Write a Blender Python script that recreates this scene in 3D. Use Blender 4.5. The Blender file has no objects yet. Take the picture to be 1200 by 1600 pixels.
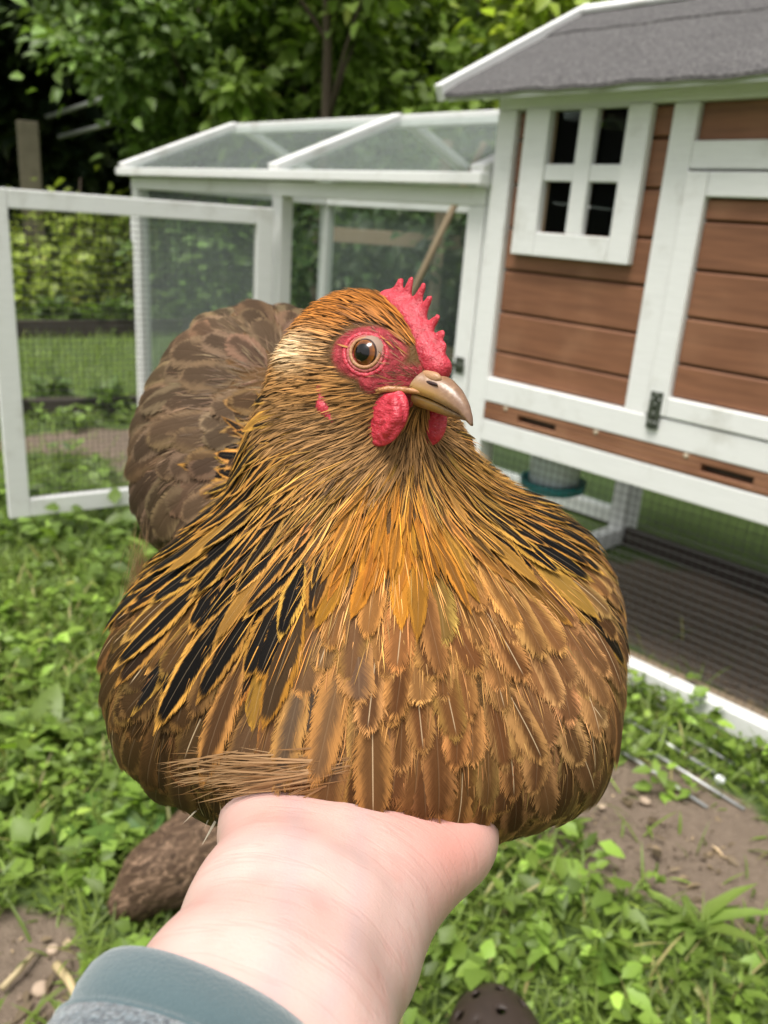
import bpy, bmesh, math, random
import numpy as np
from mathutils import Matrix, Vector, noise as mnoise

rng = np.random.default_rng(7)
random.seed(7)
SC = bpy.context.scene
COL = SC.collection

# ------------------------------------------------------------------ camera
# rows: camera right, camera down, camera forward (world, z up)
PITCH, ROLL = math.radians(19.231), math.radians(4.1975)
_f = np.array([0, math.cos(PITCH), -math.sin(PITCH)])
_r = np.array([1.0, 0, 0]); _d = np.cross(_f, _r)
CM = np.array([_r * math.cos(ROLL) - _d * math.sin(ROLL), _r * math.sin(ROLL) + _d * math.cos(ROLL), _f])
CAM_H = 0.95
CAM = np.array([0, 0, CAM_H])
FPX = 1301.5                        # focal length in the photo's pixels (1200 x 1600)
cam_data = bpy.data.cameras.new('camera')
cam = bpy.data.objects.new('camera', cam_data); COL.objects.link(cam)
m = Matrix.Identity(4)
for i in range(3):
    m[i][0], m[i][1], m[i][2] = CM[0][i], -CM[1][i], -CM[2][i]
m[2][3] = CAM_H
cam.matrix_world = m
cam_data.sensor_fit = 'VERTICAL'; cam_data.sensor_height = 36.0
cam_data.lens = 36.0 * FPX / 1600
cam_data.clip_start = 0.01; cam_data.clip_end = 400
cam_data.dof.use_dof = True
cam_data.dof.focus_distance = 0.268
cam_data.dof.aperture_fstop = 16.0
SC.camera = cam

# ------------------------------------------------------------------ light
world = bpy.data.worlds.new('World'); SC.world = world; world.use_nodes = True
wn, wl = world.node_tree.nodes, world.node_tree.links
wn.clear()
sky = wn.new('ShaderNodeTexSky'); sky.sky_type = 'NISHITA'; sky.sun_disc = False
SUN_EL, SUN_AZ = math.radians(70), math.radians(215)     # clockwise from +Y
sky.sun_elevation = SUN_EL; sky.sun_rotation = SUN_AZ; sky.dust_density = 4.0
hs = wn.new('ShaderNodeHueSaturation'); hs.inputs['Saturation'].default_value = 0.05
bgn = wn.new('ShaderNodeBackground'); bgn.inputs['Strength'].default_value = 0.072
wo = wn.new('ShaderNodeOutputWorld')
wl.new(sky.outputs[0], hs.inputs['Color']); wl.new(hs.outputs[0], bgn.inputs['Color']); wl.new(bgn.outputs[0], wo.inputs[0])
sun_d = bpy.data.lights.new('sun', 'SUN'); sun_d.energy = 1.5; sun_d.angle = math.radians(24); sun_d.color = (1.0, 0.955, 0.88)
sun = bpy.data.objects.new('sun', sun_d); COL.objects.link(sun)
sdir = Vector((math.sin(SUN_AZ) * math.cos(SUN_EL), math.cos(SUN_AZ) * math.cos(SUN_EL), math.sin(SUN_EL)))
sun.rotation_euler = sdir.to_track_quat('Z', 'Y').to_euler(); sun.location = (-2, -2, 6)
SC.view_settings.view_transform = 'Standard'; SC.view_settings.look = 'None'
SC.view_settings.gamma = 1.0; SC.view_settings.use_curve_mapping = False
SC.view_settings.exposure = 1.42
SC.render.engine = 'CYCLES'
SC.cycles.max_bounces = 7; SC.cycles.diffuse_bounces = 3; SC.cycles.glossy_bounces = 3
SC.cycles.transmission_bounces = 4; SC.cycles.transparent_max_bounces = 24
SC.cycles.use_denoising = True

# ------------------------------------------------------------------ helpers
def tag(o, label=None, cat=None, group=None, kind=None):
    if label: o['label'] = label
    if cat: o['category'] = cat
    if group: o['group'] = group
    if kind: o['kind'] = kind
    return o

def empty(name, loc=(0, 0, 0), rz=0.0, label=None, cat=None, group=None, parent=None):
    o = bpy.data.objects.new(name, None); COL.objects.link(o)
    o.empty_display_size = 0.05
    o.location = loc; o.rotation_euler = (0, 0, rz)
    if parent: o.parent = parent
    return tag(o, label, cat, group)

def link(name, me, mat=None, parent=None, loc=None):
    o = bpy.data.objects.new(name, me); COL.objects.link(o)
    if mat and not me.materials: me.materials.append(mat)
    if parent: o.parent = parent
    if loc is not None: o.location = loc
    return o

def mesh(name, V, Fc, smooth=False):
    me = bpy.data.meshes.new(name)
    V = np.asarray(V, float)
    if isinstance(Fc, np.ndarray):
        nf, k = Fc.shape
        me.vertices.add(len(V)); me.vertices.foreach_set('co', V.ravel())
        me.loops.add(nf * k); me.loops.foreach_set('vertex_index', Fc.astype(np.int32).ravel())
        me.polygons.add(nf)
        me.polygons.foreach_set('loop_start', np.arange(0, nf * k, k, dtype=np.int32))
        me.polygons.foreach_set('loop_total', np.full(nf, k, dtype=np.int32))
        me.update(calc_edges=True)
    else:
        me.from_pydata([tuple(v) for v in V], [], Fc); me.update()
    if smooth: me.polygons.foreach_set('use_smooth', np.ones(len(me.polygons), bool))
    return me

def attr(me, name, arr):
    a = me.attributes.new(name, 'FLOAT_COLOR', 'POINT')
    a.data.foreach_set('color', np.asarray(arr, np.float32).ravel())

class Mat:
    """small wrapper that makes node trees short to write"""
    def __init__(s, name):
        s.m = bpy.data.materials.new(name); s.m.use_nodes = True
        s.t = s.m.node_tree; s.t.nodes.clear()
        s.out = s.t.nodes.new('ShaderNodeOutputMaterial')
    def n(s, kind, **kw):
        x = s.t.nodes.new('ShaderNode' + kind)
        for k, v in kw.items():
            if hasattr(x, k) and k not in x.inputs: setattr(x, k, v)
            else: s.put(x.inputs[k], v)
        return x
    def put(s, sock, v):
        if isinstance(v, bpy.types.NodeSocket): s.t.links.new(v, sock)
        elif isinstance(v, bpy.types.Node): s.t.links.new(v.outputs[0], sock)
        elif isinstance(v, (tuple, list)) and len(v) == 3 and sock.type == 'RGBA': sock.default_value = (*v, 1)
        else: sock.default_value = v
    def math(s, op, a, b=0.0, c=None, clamp=False):
        x = s.t.nodes.new('ShaderNodeMath'); x.operation = op; x.use_clamp = clamp
        s.put(x.inputs[0], a); s.put(x.inputs[1], b)
        if c is not None: s.put(x.inputs[2], c)
        return x.outputs[0]
    def mix(s, fac, a, b, mode='MIX'):
        x = s.t.nodes.new('ShaderNodeMix'); x.data_type = 'RGBA'; x.blend_type = mode; x.clamp_factor = True
        s.put(x.inputs[0], fac); s.put(x.inputs[6], a); s.put(x.inputs[7], b)
        return x.outputs[2]
    def smooth(s, v, a, b, lo=0.0, hi=1.0):
        x = s.t.nodes.new('ShaderNodeMapRange'); x.interpolation_type = 'SMOOTHSTEP'
        s.put(x.inputs[0], v); s.put(x.inputs[1], a); s.put(x.inputs[2], b); s.put(x.inputs[3], lo); s.put(x.inputs[4], hi)
        return x.outputs[0]
    def noise(s, scale, vec=None, detail=3.0, rough=0.55):
        x = s.t.nodes.new('ShaderNodeTexNoise'); x.inputs['Scale'].default_value = scale
        x.inputs['Detail'].default_value = detail; x.inputs['Roughness'].default_value = rough
        if vec is not None: s.put(x.inputs['Vector'], vec)
        return x.outputs['Fac']
    def coord(s, which='Object', scale=None):
        x = s.t.nodes.new('ShaderNodeTexCoord').outputs[which]
        if scale is None: return x
        mp = s.t.nodes.new('ShaderNodeMapping'); mp.inputs['Scale'].default_value = scale
        s.t.links.new(x, mp.inputs['Vector']); return mp.outputs[0]
    def bump(s, h, strength=0.3, dist=0.002):
        x = s.t.nodes.new('ShaderNodeBump'); x.inputs['Strength'].default_value = strength
        x.inputs['Distance'].default_value = dist; s.put(x.inputs['Height'], h); return x.outputs[0]
    def pbr(s, color, rough=0.6, normal=None, **kw):
        x = s.t.nodes.new('ShaderNodeBsdfPrincipled')
        s.put(x.inputs['Base Color'], color); s.put(x.inputs['Roughness'], rough)
        if normal is not None: s.put(x.inputs['Normal'], normal)
        for k, v in kw.items(): s.put(x.inputs[k], v)
        return x
    def done(s, shader):
        s.t.links.new(shader if isinstance(shader, bpy.types.NodeSocket) else shader.outputs[0], s.out.inputs[0]); return s.m

def simple(name, col, rough=0.6, var=0.15, scale=30, bump=0.0, stretch=None, **kw):
    M = Mat(name); c = M.coord('Object', stretch) if stretch else M.coord('Object')
    n1 = M.noise(scale, c, 4)
    dark = tuple(x * (1 - var) for x in col); lite = tuple(min(1, x * (1 + var)) for x in col)
    colr = M.mix(n1, dark, lite)
    nrm = M.bump(n1, bump, 0.002) if bump else None
    return M.done(M.pbr(colr, rough, nrm, **kw))

def cone_tube(pts, rad, sides=8, cap=True):
    """tapered tube through points"""
    pts = np.asarray(pts, float); V = []; Fc = []
    up = np.array([0.13, 0.27, 0.95])
    for i, p in enumerate(pts):
        t = pts[min(i + 1, len(pts) - 1)] - pts[max(i - 1, 0)]; t /= np.linalg.norm(t) + 1e-9
        a = np.cross(t, up); 
        if np.linalg.norm(a) < 1e-3: a = np.cross(t, [1, 0, 0])
        a /= np.linalg.norm(a); b = np.cross(t, a)
        for k in range(sides):
            w = 2 * math.pi * k / sides
            V.append(p + rad[i] * (a * math.cos(w) + b * math.sin(w)))
    for i in range(len(pts) - 1):
        for k in range(sides):
            k2 = (k + 1) % sides
            Fc.append((i * sides + k, i * sides + k2, (i + 1) * sides + k2, (i + 1) * sides + k))
    if cap:
        Fc.append(tuple(range(sides))[::-1]); n = len(pts) - 1
        Fc.append(tuple(n * sides + k for k in range(sides)))
    return V, Fc

def join_parts(parts):
    V = []; Fc = []
    for v, f in parts:
        o = len(V); V.extend(v); Fc.extend(tuple(i + o for i in q) for q in f)
    return V, Fc

def box_mesh(name, x0, x1, y0, y1, z0, z1, bev=0.002):
    bm = bmesh.new()
    bmesh.ops.create_cube(bm, size=1.0)
    for v in bm.verts:
        v.co = ((x0 + x1) / 2 + v.co.x * (x1 - x0), (y0 + y1) / 2 + v.co.y * (y1 - y0), (z0 + z1) / 2 + v.co.z * (z1 - z0))
    if bev: bmesh.ops.bevel(bm, geom=bm.edges[:], offset=bev, segments=1, affect='EDGES', profile=0.7)
    me = bpy.data.meshes.new(name); bm.to_mesh(me); bm.free(); return me

def box(name, x0, x1, y0, y1, z0, z1, mat, parent=None, bev=0.002):
    return link(name, box_mesh(name, x0, x1, y0, y1, z0, z1, bev), mat, parent)

def beam(name, p, q, w, h, mat, parent, up=(0, 0, 1), bev=0.002):
    """rectangular bar from p to q; w sideways, h along up"""
    p, q = Vector(p), Vector(q); t = (q - p); L = t.length; t.normalize()
    u = Vector(up); s = t.cross(u).normalized(); u = s.cross(t).normalized()
    me = box_mesh(name, 0, L, -w / 2, w / 2, -h / 2, h / 2, bev)
    o = link(name, me, mat, parent)
    M4 = Matrix.Identity(4)
    for i in range(3): M4[i][0], M4[i][1], M4[i][2], M4[i][3] = t[i], -s[i], u[i], p[i]
    o.matrix_local = M4
    return o

# implicit shapes ----------------------------------------------------------
def K(x, y, d):                       # a point given by its bearing from the camera and its distance; camera axes
    return np.array([(x - 600) / FPX * d, (y - 800) / FPX * d, d])
def to_world(c): return np.asarray(c) @ CM + CAM

class SDF:
    def __init__(s): s.pr = []
    def ell(s, c, r, ax=None, k=0.02):
        s.pr.append(('e', np.asarray(c, float), np.asarray(r, float), None if ax is None else np.asarray(ax, float), k)); return s
    def cap(s, a, b, ra, rb, k=0.01, flat=None):
        s.pr.append(('c', np.asarray(a, float), np.asarray(b, float), (ra, rb), k, flat)); return s
    def __call__(s, P):
        d = None
        for q in s.pr:
            if q[0] == 'e':
                v = P - q[1]
                if q[3] is not None: v = v @ q[3].T
                k0 = np.linalg.norm(v / q[2], axis=-1) + 1e-9; k1 = np.linalg.norm(v / q[2] ** 2, axis=-1) + 1e-9
                e = k0 * (k0 - 1) / k1; k = q[4]
            else:
                a, b = q[1], q[2]; ba = b - a; v = P - a
                h = np.clip(v @ ba / (ba @ ba), 0, 1)
                dv = v - h[..., None] * ba
                if q[5] is not None:            # squash: distances along this axis count more
                    ax, fac = q[5]; dv = dv + (dv @ ax)[..., None] * ax * (fac - 1)
                e = np.linalg.norm(dv, axis=-1) - (q[3][0] + h * (q[3][1] - q[3][0])); k = q[4]
            if d is None: d = e
            else:
                h = np.clip(0.5 + 0.5 * (d - e) / k, 0, 1)
                d = d * (1 - h) + e * h - k * h * (1 - h)
        return d
    def grad(s, P, e=4e-4):
        g = np.zeros_like(P)
        for i in range(3):
            o = np.zeros(3); o[i] = e
            g[..., i] = s(P + o) - s(P - o)
        return g / (2 * e)
    def normal(s, P):
        g = s.grad(P); return g / (np.linalg.norm(g, axis=-1, keepdims=True) + 1e-9)
    def proj(s, P, it=2):
        for _ in range(it):
            g = s.grad(P); P = P - (s(P) / (np.sum(g * g, -1) + 1e-6))[..., None] * g
        return P

def surface_nets(F, lo, hi, h):
    lo = np.asarray(lo, float); n = np.ceil((np.asarray(hi) - lo) / h).astype(int) + 1
    ax = [lo[i] + h * np.arange(n[i]) for i in range(3)]
    G = np.stack(np.meshgrid(*ax, indexing='ij'), -1)
    D = np.concatenate([F(G[i:i + 8].reshape(-1, 3)).reshape(G[i:i + 8].shape[:3]) for i in range(0, n[0], 8)])
    nc = n - 1
    acc = np.zeros((*nc, 3)); cnt = np.zeros(nc)
    for axis in range(3):
        for o1 in (0, 1):
            for o2 in (0, 1):
                oo = [0, 0, 0]; others = [i for i in range(3) if i != axis]; oo[others[0]] = o1; oo[others[1]] = o2
                sa = tuple(slice(oo[i], oo[i] + nc[i]) for i in range(3)); ob = list(oo); ob[axis] += 1
                sb = tuple(slice(ob[i], ob[i] + nc[i]) for i in range(3))
                a, b = D[sa], D[sb]; x = (a < 0) != (b < 0)
                t = np.where(x, a / np.where(x, a - b, 1), 0)
                pt = np.zeros((*nc, 3)); pt[..., others[0]] = o1; pt[..., others[1]] = o2; pt[..., axis] = t
                acc += pt * x[..., None]; cnt += x
    act = cnt > 0; idx = -np.ones(nc, int); idx[act] = np.arange(act.sum())
    V = (np.argwhere(act) + acc[act] / cnt[act][:, None]) * h + lo
    Q = []
    for axis in range(3):
        others = [i for i in range(3) if i != axis]
        sl = [slice(1, nc[i]) for i in range(3)]; sl[axis] = slice(0, nc[axis])
        a = D[tuple(slice(s.start, s.stop) for s in sl)]
        s2 = list(sl); s2[axis] = slice(1, nc[axis] + 1); b = D[tuple(s2)]
        x = np.argwhere((a < 0) != (b < 0)); neg = (a < 0)[tuple(x.T)]
        base = x.copy()
        for i in others: base[:, i] += 1
        q = []
        for (p1, p2) in ((0, 0), (-1, 0), (-1, -1), (0, -1)):
            c = base.copy(); c[:, others[0]] += p1; c[:, others[1]] += p2
            q.append(idx[tuple(c.T)])
        q = np.stack(q, 1)
        flip = neg if axis != 1 else ~neg
        q[~flip] = q[~flip][:, ::-1]
        Q.append(q)
    Q = np.concatenate(Q); Q = Q[(Q >= 0).all(1)]
    return V, Q

def sdf_object(name, F, lo, hi, h, mat, parent, origin, cols=None):
    """mesh an implicit shape given in camera axes; origin is the parent's world place"""
    V, Q = surface_nets(F, lo, hi, h); V = F.proj(V, 1)
    me = mesh(name, to_world(V) - origin, Q, True)
    if cols is not None: attr(me, 'col', cols(V))
    o = link(name, me, mat, parent)
    return o

# ------------------------------------------------------------------ materials
def mat_white():
    M = Mat('white_painted_wood'); c = M.coord('Object', (3, 60, 60)); g = M.noise(6, c, 4); d = M.noise(9, M.coord('Object'), 5, 0.65)
    col = M.mix(g, (0.66, 0.66, 0.645), (0.82, 0.82, 0.81))
    col = M.mix(M.smooth(d, 0.52, 0.75, 0, 0.5), col, (0.42, 0.40, 0.35))
    return M.done(M.pbr(col, 0.5, M.bump(g, 0.25, 0.001)))
WHITE = mat_white()
def mat_plank():
    M = Mat('brown_stained_wood'); info = M.n('ObjectInfo').outputs['Random']
    off = M.n('CombineXYZ', X=M.math('MULTIPLY', info, 7.0), Z=M.math('MULTIPLY', info, 31.0))
    v = M.n('VectorMath', operation='ADD'); M.put(v.inputs[0], M.coord('Object', (1.4, 20, 20))); M.put(v.inputs[1], off.outputs[0])
    g = M.noise(4, v.outputs[0], 6, 0.6)
    b = M.noise(5, M.coord('Object'), 3)
    col = M.mix(g, (0.080, 0.028, 0.012), (0.315, 0.135, 0.066))
    col = M.mix(M.smooth(b, 0.45, 0.75, 0, 0.6), col, (0.33, 0.165, 0.090))
    k = M.noise(14, M.coord('Object', (1, 2, 2)), 1)
    col = M.mix(M.smooth(k, 0.74, 0.8, 0, 0.5), col, (0.10, 0.035, 0.018))
    return M.done(M.pbr(col, 0.62, M.bump(g, 0.35, 0.001)))
PLANK = mat_plank()
def mat_shingle():
    M = Mat('grey_roof_felt'); n1 = M.noise(260, M.coord('Object'), 3, 0.75); n2 = M.noise(6, M.coord('Object'), 4); n3 = M.noise(95, M.coord('Object'), 2)
    col = M.mix(M.smooth(n1, 0.38, 0.66), (0.015, 0.014, 0.015), (0.16, 0.15, 0.15))
    col = M.mix(M.smooth(n3, 0.40, 0.62), col, M.mix(M.smooth(n1, 0.4, 0.6), (0.035, 0.033, 0.033), (0.19, 0.18, 0.177)))
    col = M.mix(M.math('MULTIPLY', n2, 0.4), col, (0.05, 0.047, 0.047))
    return M.done(M.pbr(col, 0.9, M.bump(n1, 0.8, 0.003)))
FELT = mat_shingle()
def mat_pane(name, haze, hazecol, tint=(0.93, 0.95, 0.94)):
    M = Mat(name); tr = M.n('BsdfTransparent', Color=tint); n = M.noise(5, M.coord('Object'), 4)
    df = M.n('BsdfPrincipled'); M.put(df.inputs['Base Color'], hazecol); df.inputs['Roughness'].default_value = 0.25
    fr = M.n('Fresnel', IOR=1.45)
    fac = M.math('ADD', M.smooth(n, 0.3, 0.75, haze * 0.7, haze * 1.4), M.math('MULTIPLY', fr.outputs[0], 0.16), clamp=True)
    mx = M.n('MixShader'); M.put(mx.inputs[0], fac); M.put(mx.inputs[1], tr.outputs[0]); M.put(mx.inputs[2], df.outputs[0])
    return M.done(mx.outputs[0])
PANE = mat_pane('hazy_clear_plastic', 0.05, (0.40, 0.44, 0.43))
WPANE = mat_pane('window_plastic', 0.03, (0.05, 0.06, 0.05), (0.30, 0.32, 0.31))  # darkness of the coop interior is put into the pane tint
WIRE = simple('dark_galvanised_wire', (0.06, 0.06, 0.058), 0.5, 0.3, 200, Metallic=0.4)
STEEL = simple('dull_zinc_steel', (0.42, 0.43, 0.42), 0.42, 0.3, 60, Metallic=0.7)
BLACKED = simple('tarnished_hinge_metal', (0.10, 0.11, 0.09), 0.45, 0.5, 160, 0.3, Metallic=0.7)
INSIDE = simple('raw_inside_boards', (0.08, 0.055, 0.035), 0.9, 0.3, 20)
RAWWOOD = simple('weathered_raw_wood', (0.30, 0.22, 0.14), 0.75, 0.3, 12, 0.3, (2, 30, 30))
PALEWOOD = simple('pale_bare_wood', (0.52, 0.44, 0.33), 0.7, 0.2, 10, 0.2, (30, 30, 2))
DARKBOARD = simple('dark_timber', (0.055, 0.042, 0.034), 0.8, 0.4, 14, 0.4, (3, 25, 25))  # very dark timber colour, edging boards and rear base rail
BARK = simple('tree_bark', (0.085, 0.062, 0.042), 0.9, 0.4, 22, 0.8, (6, 6, 1.5))

def mat_leaf(name='leaf', trans=0.35, rough=0.45):
    M = Mat(name); a = M.n('Attribute', attribute_name='col'); n = M.noise(60, M.coord('Object'), 2)
    col = M.mix(0.5, a.outputs['Color'], M.mix(n, (0.55, 0.6, 0.5), (1.25, 1.2, 1.1)), 'MULTIPLY')
    col = M.mix(0.6, a.outputs['Color'], col)
    p = M.pbr(col, rough); p.inputs['Specular IOR Level'].default_value = 0.35
    t = M.n('BsdfTranslucent'); M.put(t.inputs['Color'], M.mix(1.0, col, (1.25, 1.35, 0.55), 'MULTIPLY'))
    mx = M.n('MixShader'); mx.inputs[0].default_value = trans; M.put(mx.inputs[1], p.outputs[0]); M.put(mx.inputs[2], t.outputs[0])
    return M.done(mx.outputs[0])
LEAF = mat_leaf()

# ------------------------------------------------------------------ ground
def soil_mask(x, y):
    """0 grass .. 1 bare soil"""
    def blob(cx, cy, rx, ry, a=0.0):
        c, s_ = math.cos(a), math.sin(a); dx_, dy_ = x - cx, y - cy
        u, v = (dx_ * c + dy_ * s_) / rx, (-dx_ * s_ + dy_ * c) / ry
        return np.exp(-(u * u + v * v) ** 1.5)
    b = blob(0.50, 1.20, 0.22, 0.20, -0.3) + blob(-0.47, 0.80, 0.13, 0.12) + 0.7 * blob(0.36, 1.33, 0.10, 0.12) + 0.7 * blob(0.72, 1.05, 0.22, 0.1, 0.3)
    b = b + 1.0 * blob(1.0, 1.95, 0.62, 0.36, -0.80) + 0.8 * blob(-1.25, 3.35, 0.5, 0.18, 0.5) + 0.8 * blob(-2.3, 6.6, 1.6, 0.3, 0.5) + 0.7 * blob(-0.6, 3.0, 0.8, 0.45, -0.8)
    return np.clip(b * 1.15, 0, 1)

def make_ground():
    # one sheet, fine near the camera and wide to the horizon
    def axis(lo, hi, fine0, fine1, st):
        a = list(np.arange(fine0, fine1 + 1e-6, st)); g = st; x = fine1
        while x < hi: g *= 1.35; x += g; a.append(x)
        g = st; x = fine0; pre = []
        while x > lo: g *= 1.35; x -= g; pre.append(x)
        return np.array(pre[::-1] + a)
    xs, ys = axis(-150, 150, -2.4, 1.8, 0.03), axis(-120, 160, 0.3, 4.2, 0.03)
    X, Y = np.meshgrid(xs, ys, indexing='ij')
    Z = np.zeros_like(X)
    for k in range(14):
        fx, fy = rng.normal(0, 9, 2) if k < 9 else rng.normal(0, 30, 2)
        Z += (0.0028 if k < 9 else 0.0012) * np.sin(X * fx + Y * fy + rng.uniform(0, 6))
    Z -= 0.004
    nx, ny = len(xs), len(ys)
    V = np.stack([X, Y, Z], -1).reshape(-1, 3)
    i, j = np.meshgrid(np.arange(nx - 1), np.arange(ny - 1), indexing='ij'); a = (i * ny + j).ravel()
    Fc = np.stack([a, a + ny, a + ny + 1, a + 1], 1)
    me = mesh('ground', V, Fc, True)
    s = soil_mask(V[:, 0], V[:, 1])
    attr(me, 'col', np.stack([s, s, s, np.ones_like(s)], 1))
    M = Mat('lawn_and_soil'); c = M.coord('Object'); a = M.n('Attribute', attribute_name='col')
    n1, n2, n3, n4 = M.noise(7, c, 5, 0.6), M.noise(60, c, 4, 0.7), M.noise(220, c, 3, 0.7), M.noise(22, c, 3)
    msk = M.smooth(M.math('ADD', a.outputs['Fac'], M.math('MULTIPLY', M.math('SUBTRACT', n1, 0.5), 0.9)), 0.38, 0.62)
    grass = M.mix(n2, (0.040, 0.070, 0.015), (0.11, 0.17, 0.036)); grass = M.mix(M.math('MULTIPLY', n4, 0.5), grass, (0.11, 0.16, 0.04))
    soil = M.mix(n2, (0.095, 0.066, 0.046), (0.27, 0.205, 0.15)); soil = M.mix(M.smooth(n3, 0.62, 0.75, 0, 0.6), soil, (0.40, 0.33, 0.26))
    h = M.math('ADD', n2, M.math('MULTIPLY', n3, 0.5))
    o = link('ground', me, M.done(M.pbr(M.mix(msk, grass, soil), 0.95, M.bump(h, 0.9, 0.012)))); o['kind'] = 'structure'
make_ground()

# leaves -------------------------------------------------------------------
def leaf_batch(P, D, N, L, W, col, fold=0.25, droop=0.25, kind='ovate'):
    """P roots, D directions, N face normals, L length, W half width, col rgb -> V, F, C. 8 vertices, 6 faces each"""
    n = len(P)
    S = np.cross(D, N); S /= np.linalg.norm(S, axis=1, keepdims=True) + 1e-9
    N = np.cross(S, D)
    prof = {'ovate': [(0.0, 0.04), (0.35, 1.0), (0.75, 0.62), (1.0, 0.02)], 'blade': [(0.0, 0.7), (0.4, 1.0), (0.75, 0.7), (1.0, 0.03)]}[kind]
    V = []
    for t, w in prof:
        base = P + D * (L * t)[:, None] - N * (L * droop * t * t)[:, None]
        up = N * (W * w * fold)[:, None]
        V += [base - S * (W * w)[:, None] + up, base, base + S * (W * w)[:, None] + up]
    V = np.stack(V, 1)                       # n,12,3
    f = []
    for r in range(3):
        for k in range(2):
            a = r * 3 + k; f.append((a, a + 1, a + 4, a + 3))
    f = np.array(f); Fc = (f[None] + (np.arange(n) * 12)[:, None, None]).reshape(-1, 4)
    C = np.repeat(np.concatenate([col, np.ones((n, 1))], 1), 12, 0)
    return V.reshape(-1, 3), Fc, C

def merge(batches):
    V, Fc, C = [], [], []; o = 0
    for v, f, c in batches: V.append(v); Fc.append(f + o); C.append(c); o += len(v)
    return np.concatenate(V), np.concatenate(Fc), np.concatenate(C)

def unit(v): return v / (np.linalg.norm(v, axis=-1, keepdims=True) + 1e-9)
def green(n, base=(0.075, 0.135, 0.030), var=0.35, yel=0.25):
    c = np.array(base)[None] * np.exp(rng.normal(0, var, (n, 1)))
    y = rng.random((n, 1)) ** 2 * yel
    return np.clip(c * (1 - y) + np.array([0.20, 0.26, 0.035]) * y, 0.004, 0.5)

def plants(n, xr, yr, size, nleaf, height, base, keep=None, spread=1.0, stem=0.5):
    """leafy weeds: n plants of nleaf leaves"""
    x = rng.uniform(*xr, n); y = rng.uniform(*yr, n)
    if keep is not None:
        k = rng.random(n) < keep(x, y); x, y = x[k], y[k]; n = len(x)
    nl = nleaf; N = n * nl
    px, py = np.repeat(x, nl), np.repeat(y, nl); sc = np.repeat(rng.uniform(0.6, 1.3, n), nl)
    az = rng.uniform(0, 2 * math.pi, N); el = rng.uniform(-0.15, 0.75, N)
    hz = rng.random(N) * height * sc
    D = np.stack([np.cos(az) * np.cos(el), np.sin(az) * np.cos(el), np.sin(el)], 1)
    r = rng.uniform(0.1, 1, N) * size * spread * sc
    P = np.stack([px + np.cos(az) * r * stem, py + np.sin(az) * r * stem, hz + 0.004], 1)
    Nn = unit(np.array([0, 0, 1.0]) + rng.normal(0, 0.35, (N, 3)))
    L = size * sc * rng.uniform(0.6, 1.2, N)
    pc = np.repeat(np.exp(rng.normal(0, 0.22, n)), nl)[:, None]
    return leaf_batch(P, D, Nn, L, L * rng.uniform(0.24, 0.42, N), green(N, base) * pc)

def blades(n, xr, yr, L, base, keep=None):
    x = rng.uniform(*xr, n); y = rng.uniform(*yr, n)
    if keep is not None: k = rng.random(n) < keep(x, y); x, y = x[k], y[k]; n = len(x)
    az = rng.uniform(0, 2 * math.pi, n); el = rng.uniform(0.5, 1.4, n)
    D = np.stack([np.cos(az) * np.cos(el), np.sin(az) * np.cos(el), np.sin(el)], 1)
    Nn = unit(np.stack([-np.cos(az) * np.sin(el), -np.sin(az) * np.sin(el), np.cos(el)], 1) + rng.normal(0, 0.2, (n, 3)))
    l = L * rng.uniform(0.5, 1.4, n)
    return leaf_batch(np.stack([x, y, np.zeros(n) - 0.003], 1), D, Nn, l, np.full(n, 0.0022) * rng.uniform(0.6, 1.4, n), green(n, base, 0.3, 0.4), 0.3, 0.35, 'blade')

# where the coop and the run stand (used to keep growth out of their boards)
AC = math.radians(-45.8806)
DXV = np.array([math.cos(AC), math.sin(AC), 0]); NV = np.array([-DXV[1], DXV[0], 0])
ORG = np.array([0.220, 2.053, 0.0])
def coop_sn(x, y):
    q0, q1 = x - ORG[0], y - ORG[1]
    return q0 * DXV[0] + q1 * DXV[1], q0 * NV[0] + q1 * NV[1]

def lush(x, y):
    s_, n_ = coop_sn(x, y)
    inside = (n_ > -0.03) & (n_ < 1.0) & (s_ > -1.9) & (s_ < 1.4)
    d = 1 - soil_mask(x, y) * 1.25
    pat = 0.5 + 0.5 * np.sin(x * 9.1 + 2 * np.sin(y * 5.3)) * np.sin(y * 7.7 + x * 3.1)
    return np.clip(d, 0.02, 1) * (0.45 + 0.55 * pat) * np.where(inside, 0.06, 1.0)
def grassy(x, y):
    s_, n_ = coop_sn(x, y)
    inside = (n_ > -0.03) & (n_ < 1.0) & (s_ > -0.05) & (s_ < 1.4)
    return np.clip(1 - soil_mask(x, y) * 1.2, 0.03, 1) * np.where(inside, 0.08, 1.0)

V, Fc, C = merge([
    plants(1150, (-1.5, 0.95), (0.55, 2.0), 0.034, 9, 0.05, (0.150, 0.235, 0.040), lush),
    plants(1100, (-1.4, 1.0), (0.5, 1.9), 0.021, 12, 0.05, (0.165, 0.250, 0.042), lush),
    plants(900, (-3.2, -0.1), (1.9, 3.9), 0.05, 9, 0.08, (0.140, 0.215, 0.048), lush),
])
me = mesh('weed_cover', V, Fc, True); attr(me, 'col', C)
tag(link('weed_cover', me, LEAF), 'low leafy green weeds spreading over the ground', 'weeds', kind='stuff')
V, Fc, C = merge([
    blades(38000, (-1.6, 1.1), (0.45, 2.1), 0.055, (0.165, 0.235, 0.048), grassy),
    blades(1500, (-1.6, 1.1), (0.45, 2.1), 0.075, (0.36, 0.31, 0.14), grassy),
    blades(26000, (-3.6, 0.4), (2.0, 4.2), 0.06, (0.165, 0.235, 0.048), grassy),
    blades(34000, (-6, 4), (3.9, 7.6), 0.075, (0.165, 0.24, 0.048), grassy),
])
me = mesh('grass', V, Fc, True); attr(me, 'col', C)
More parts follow.
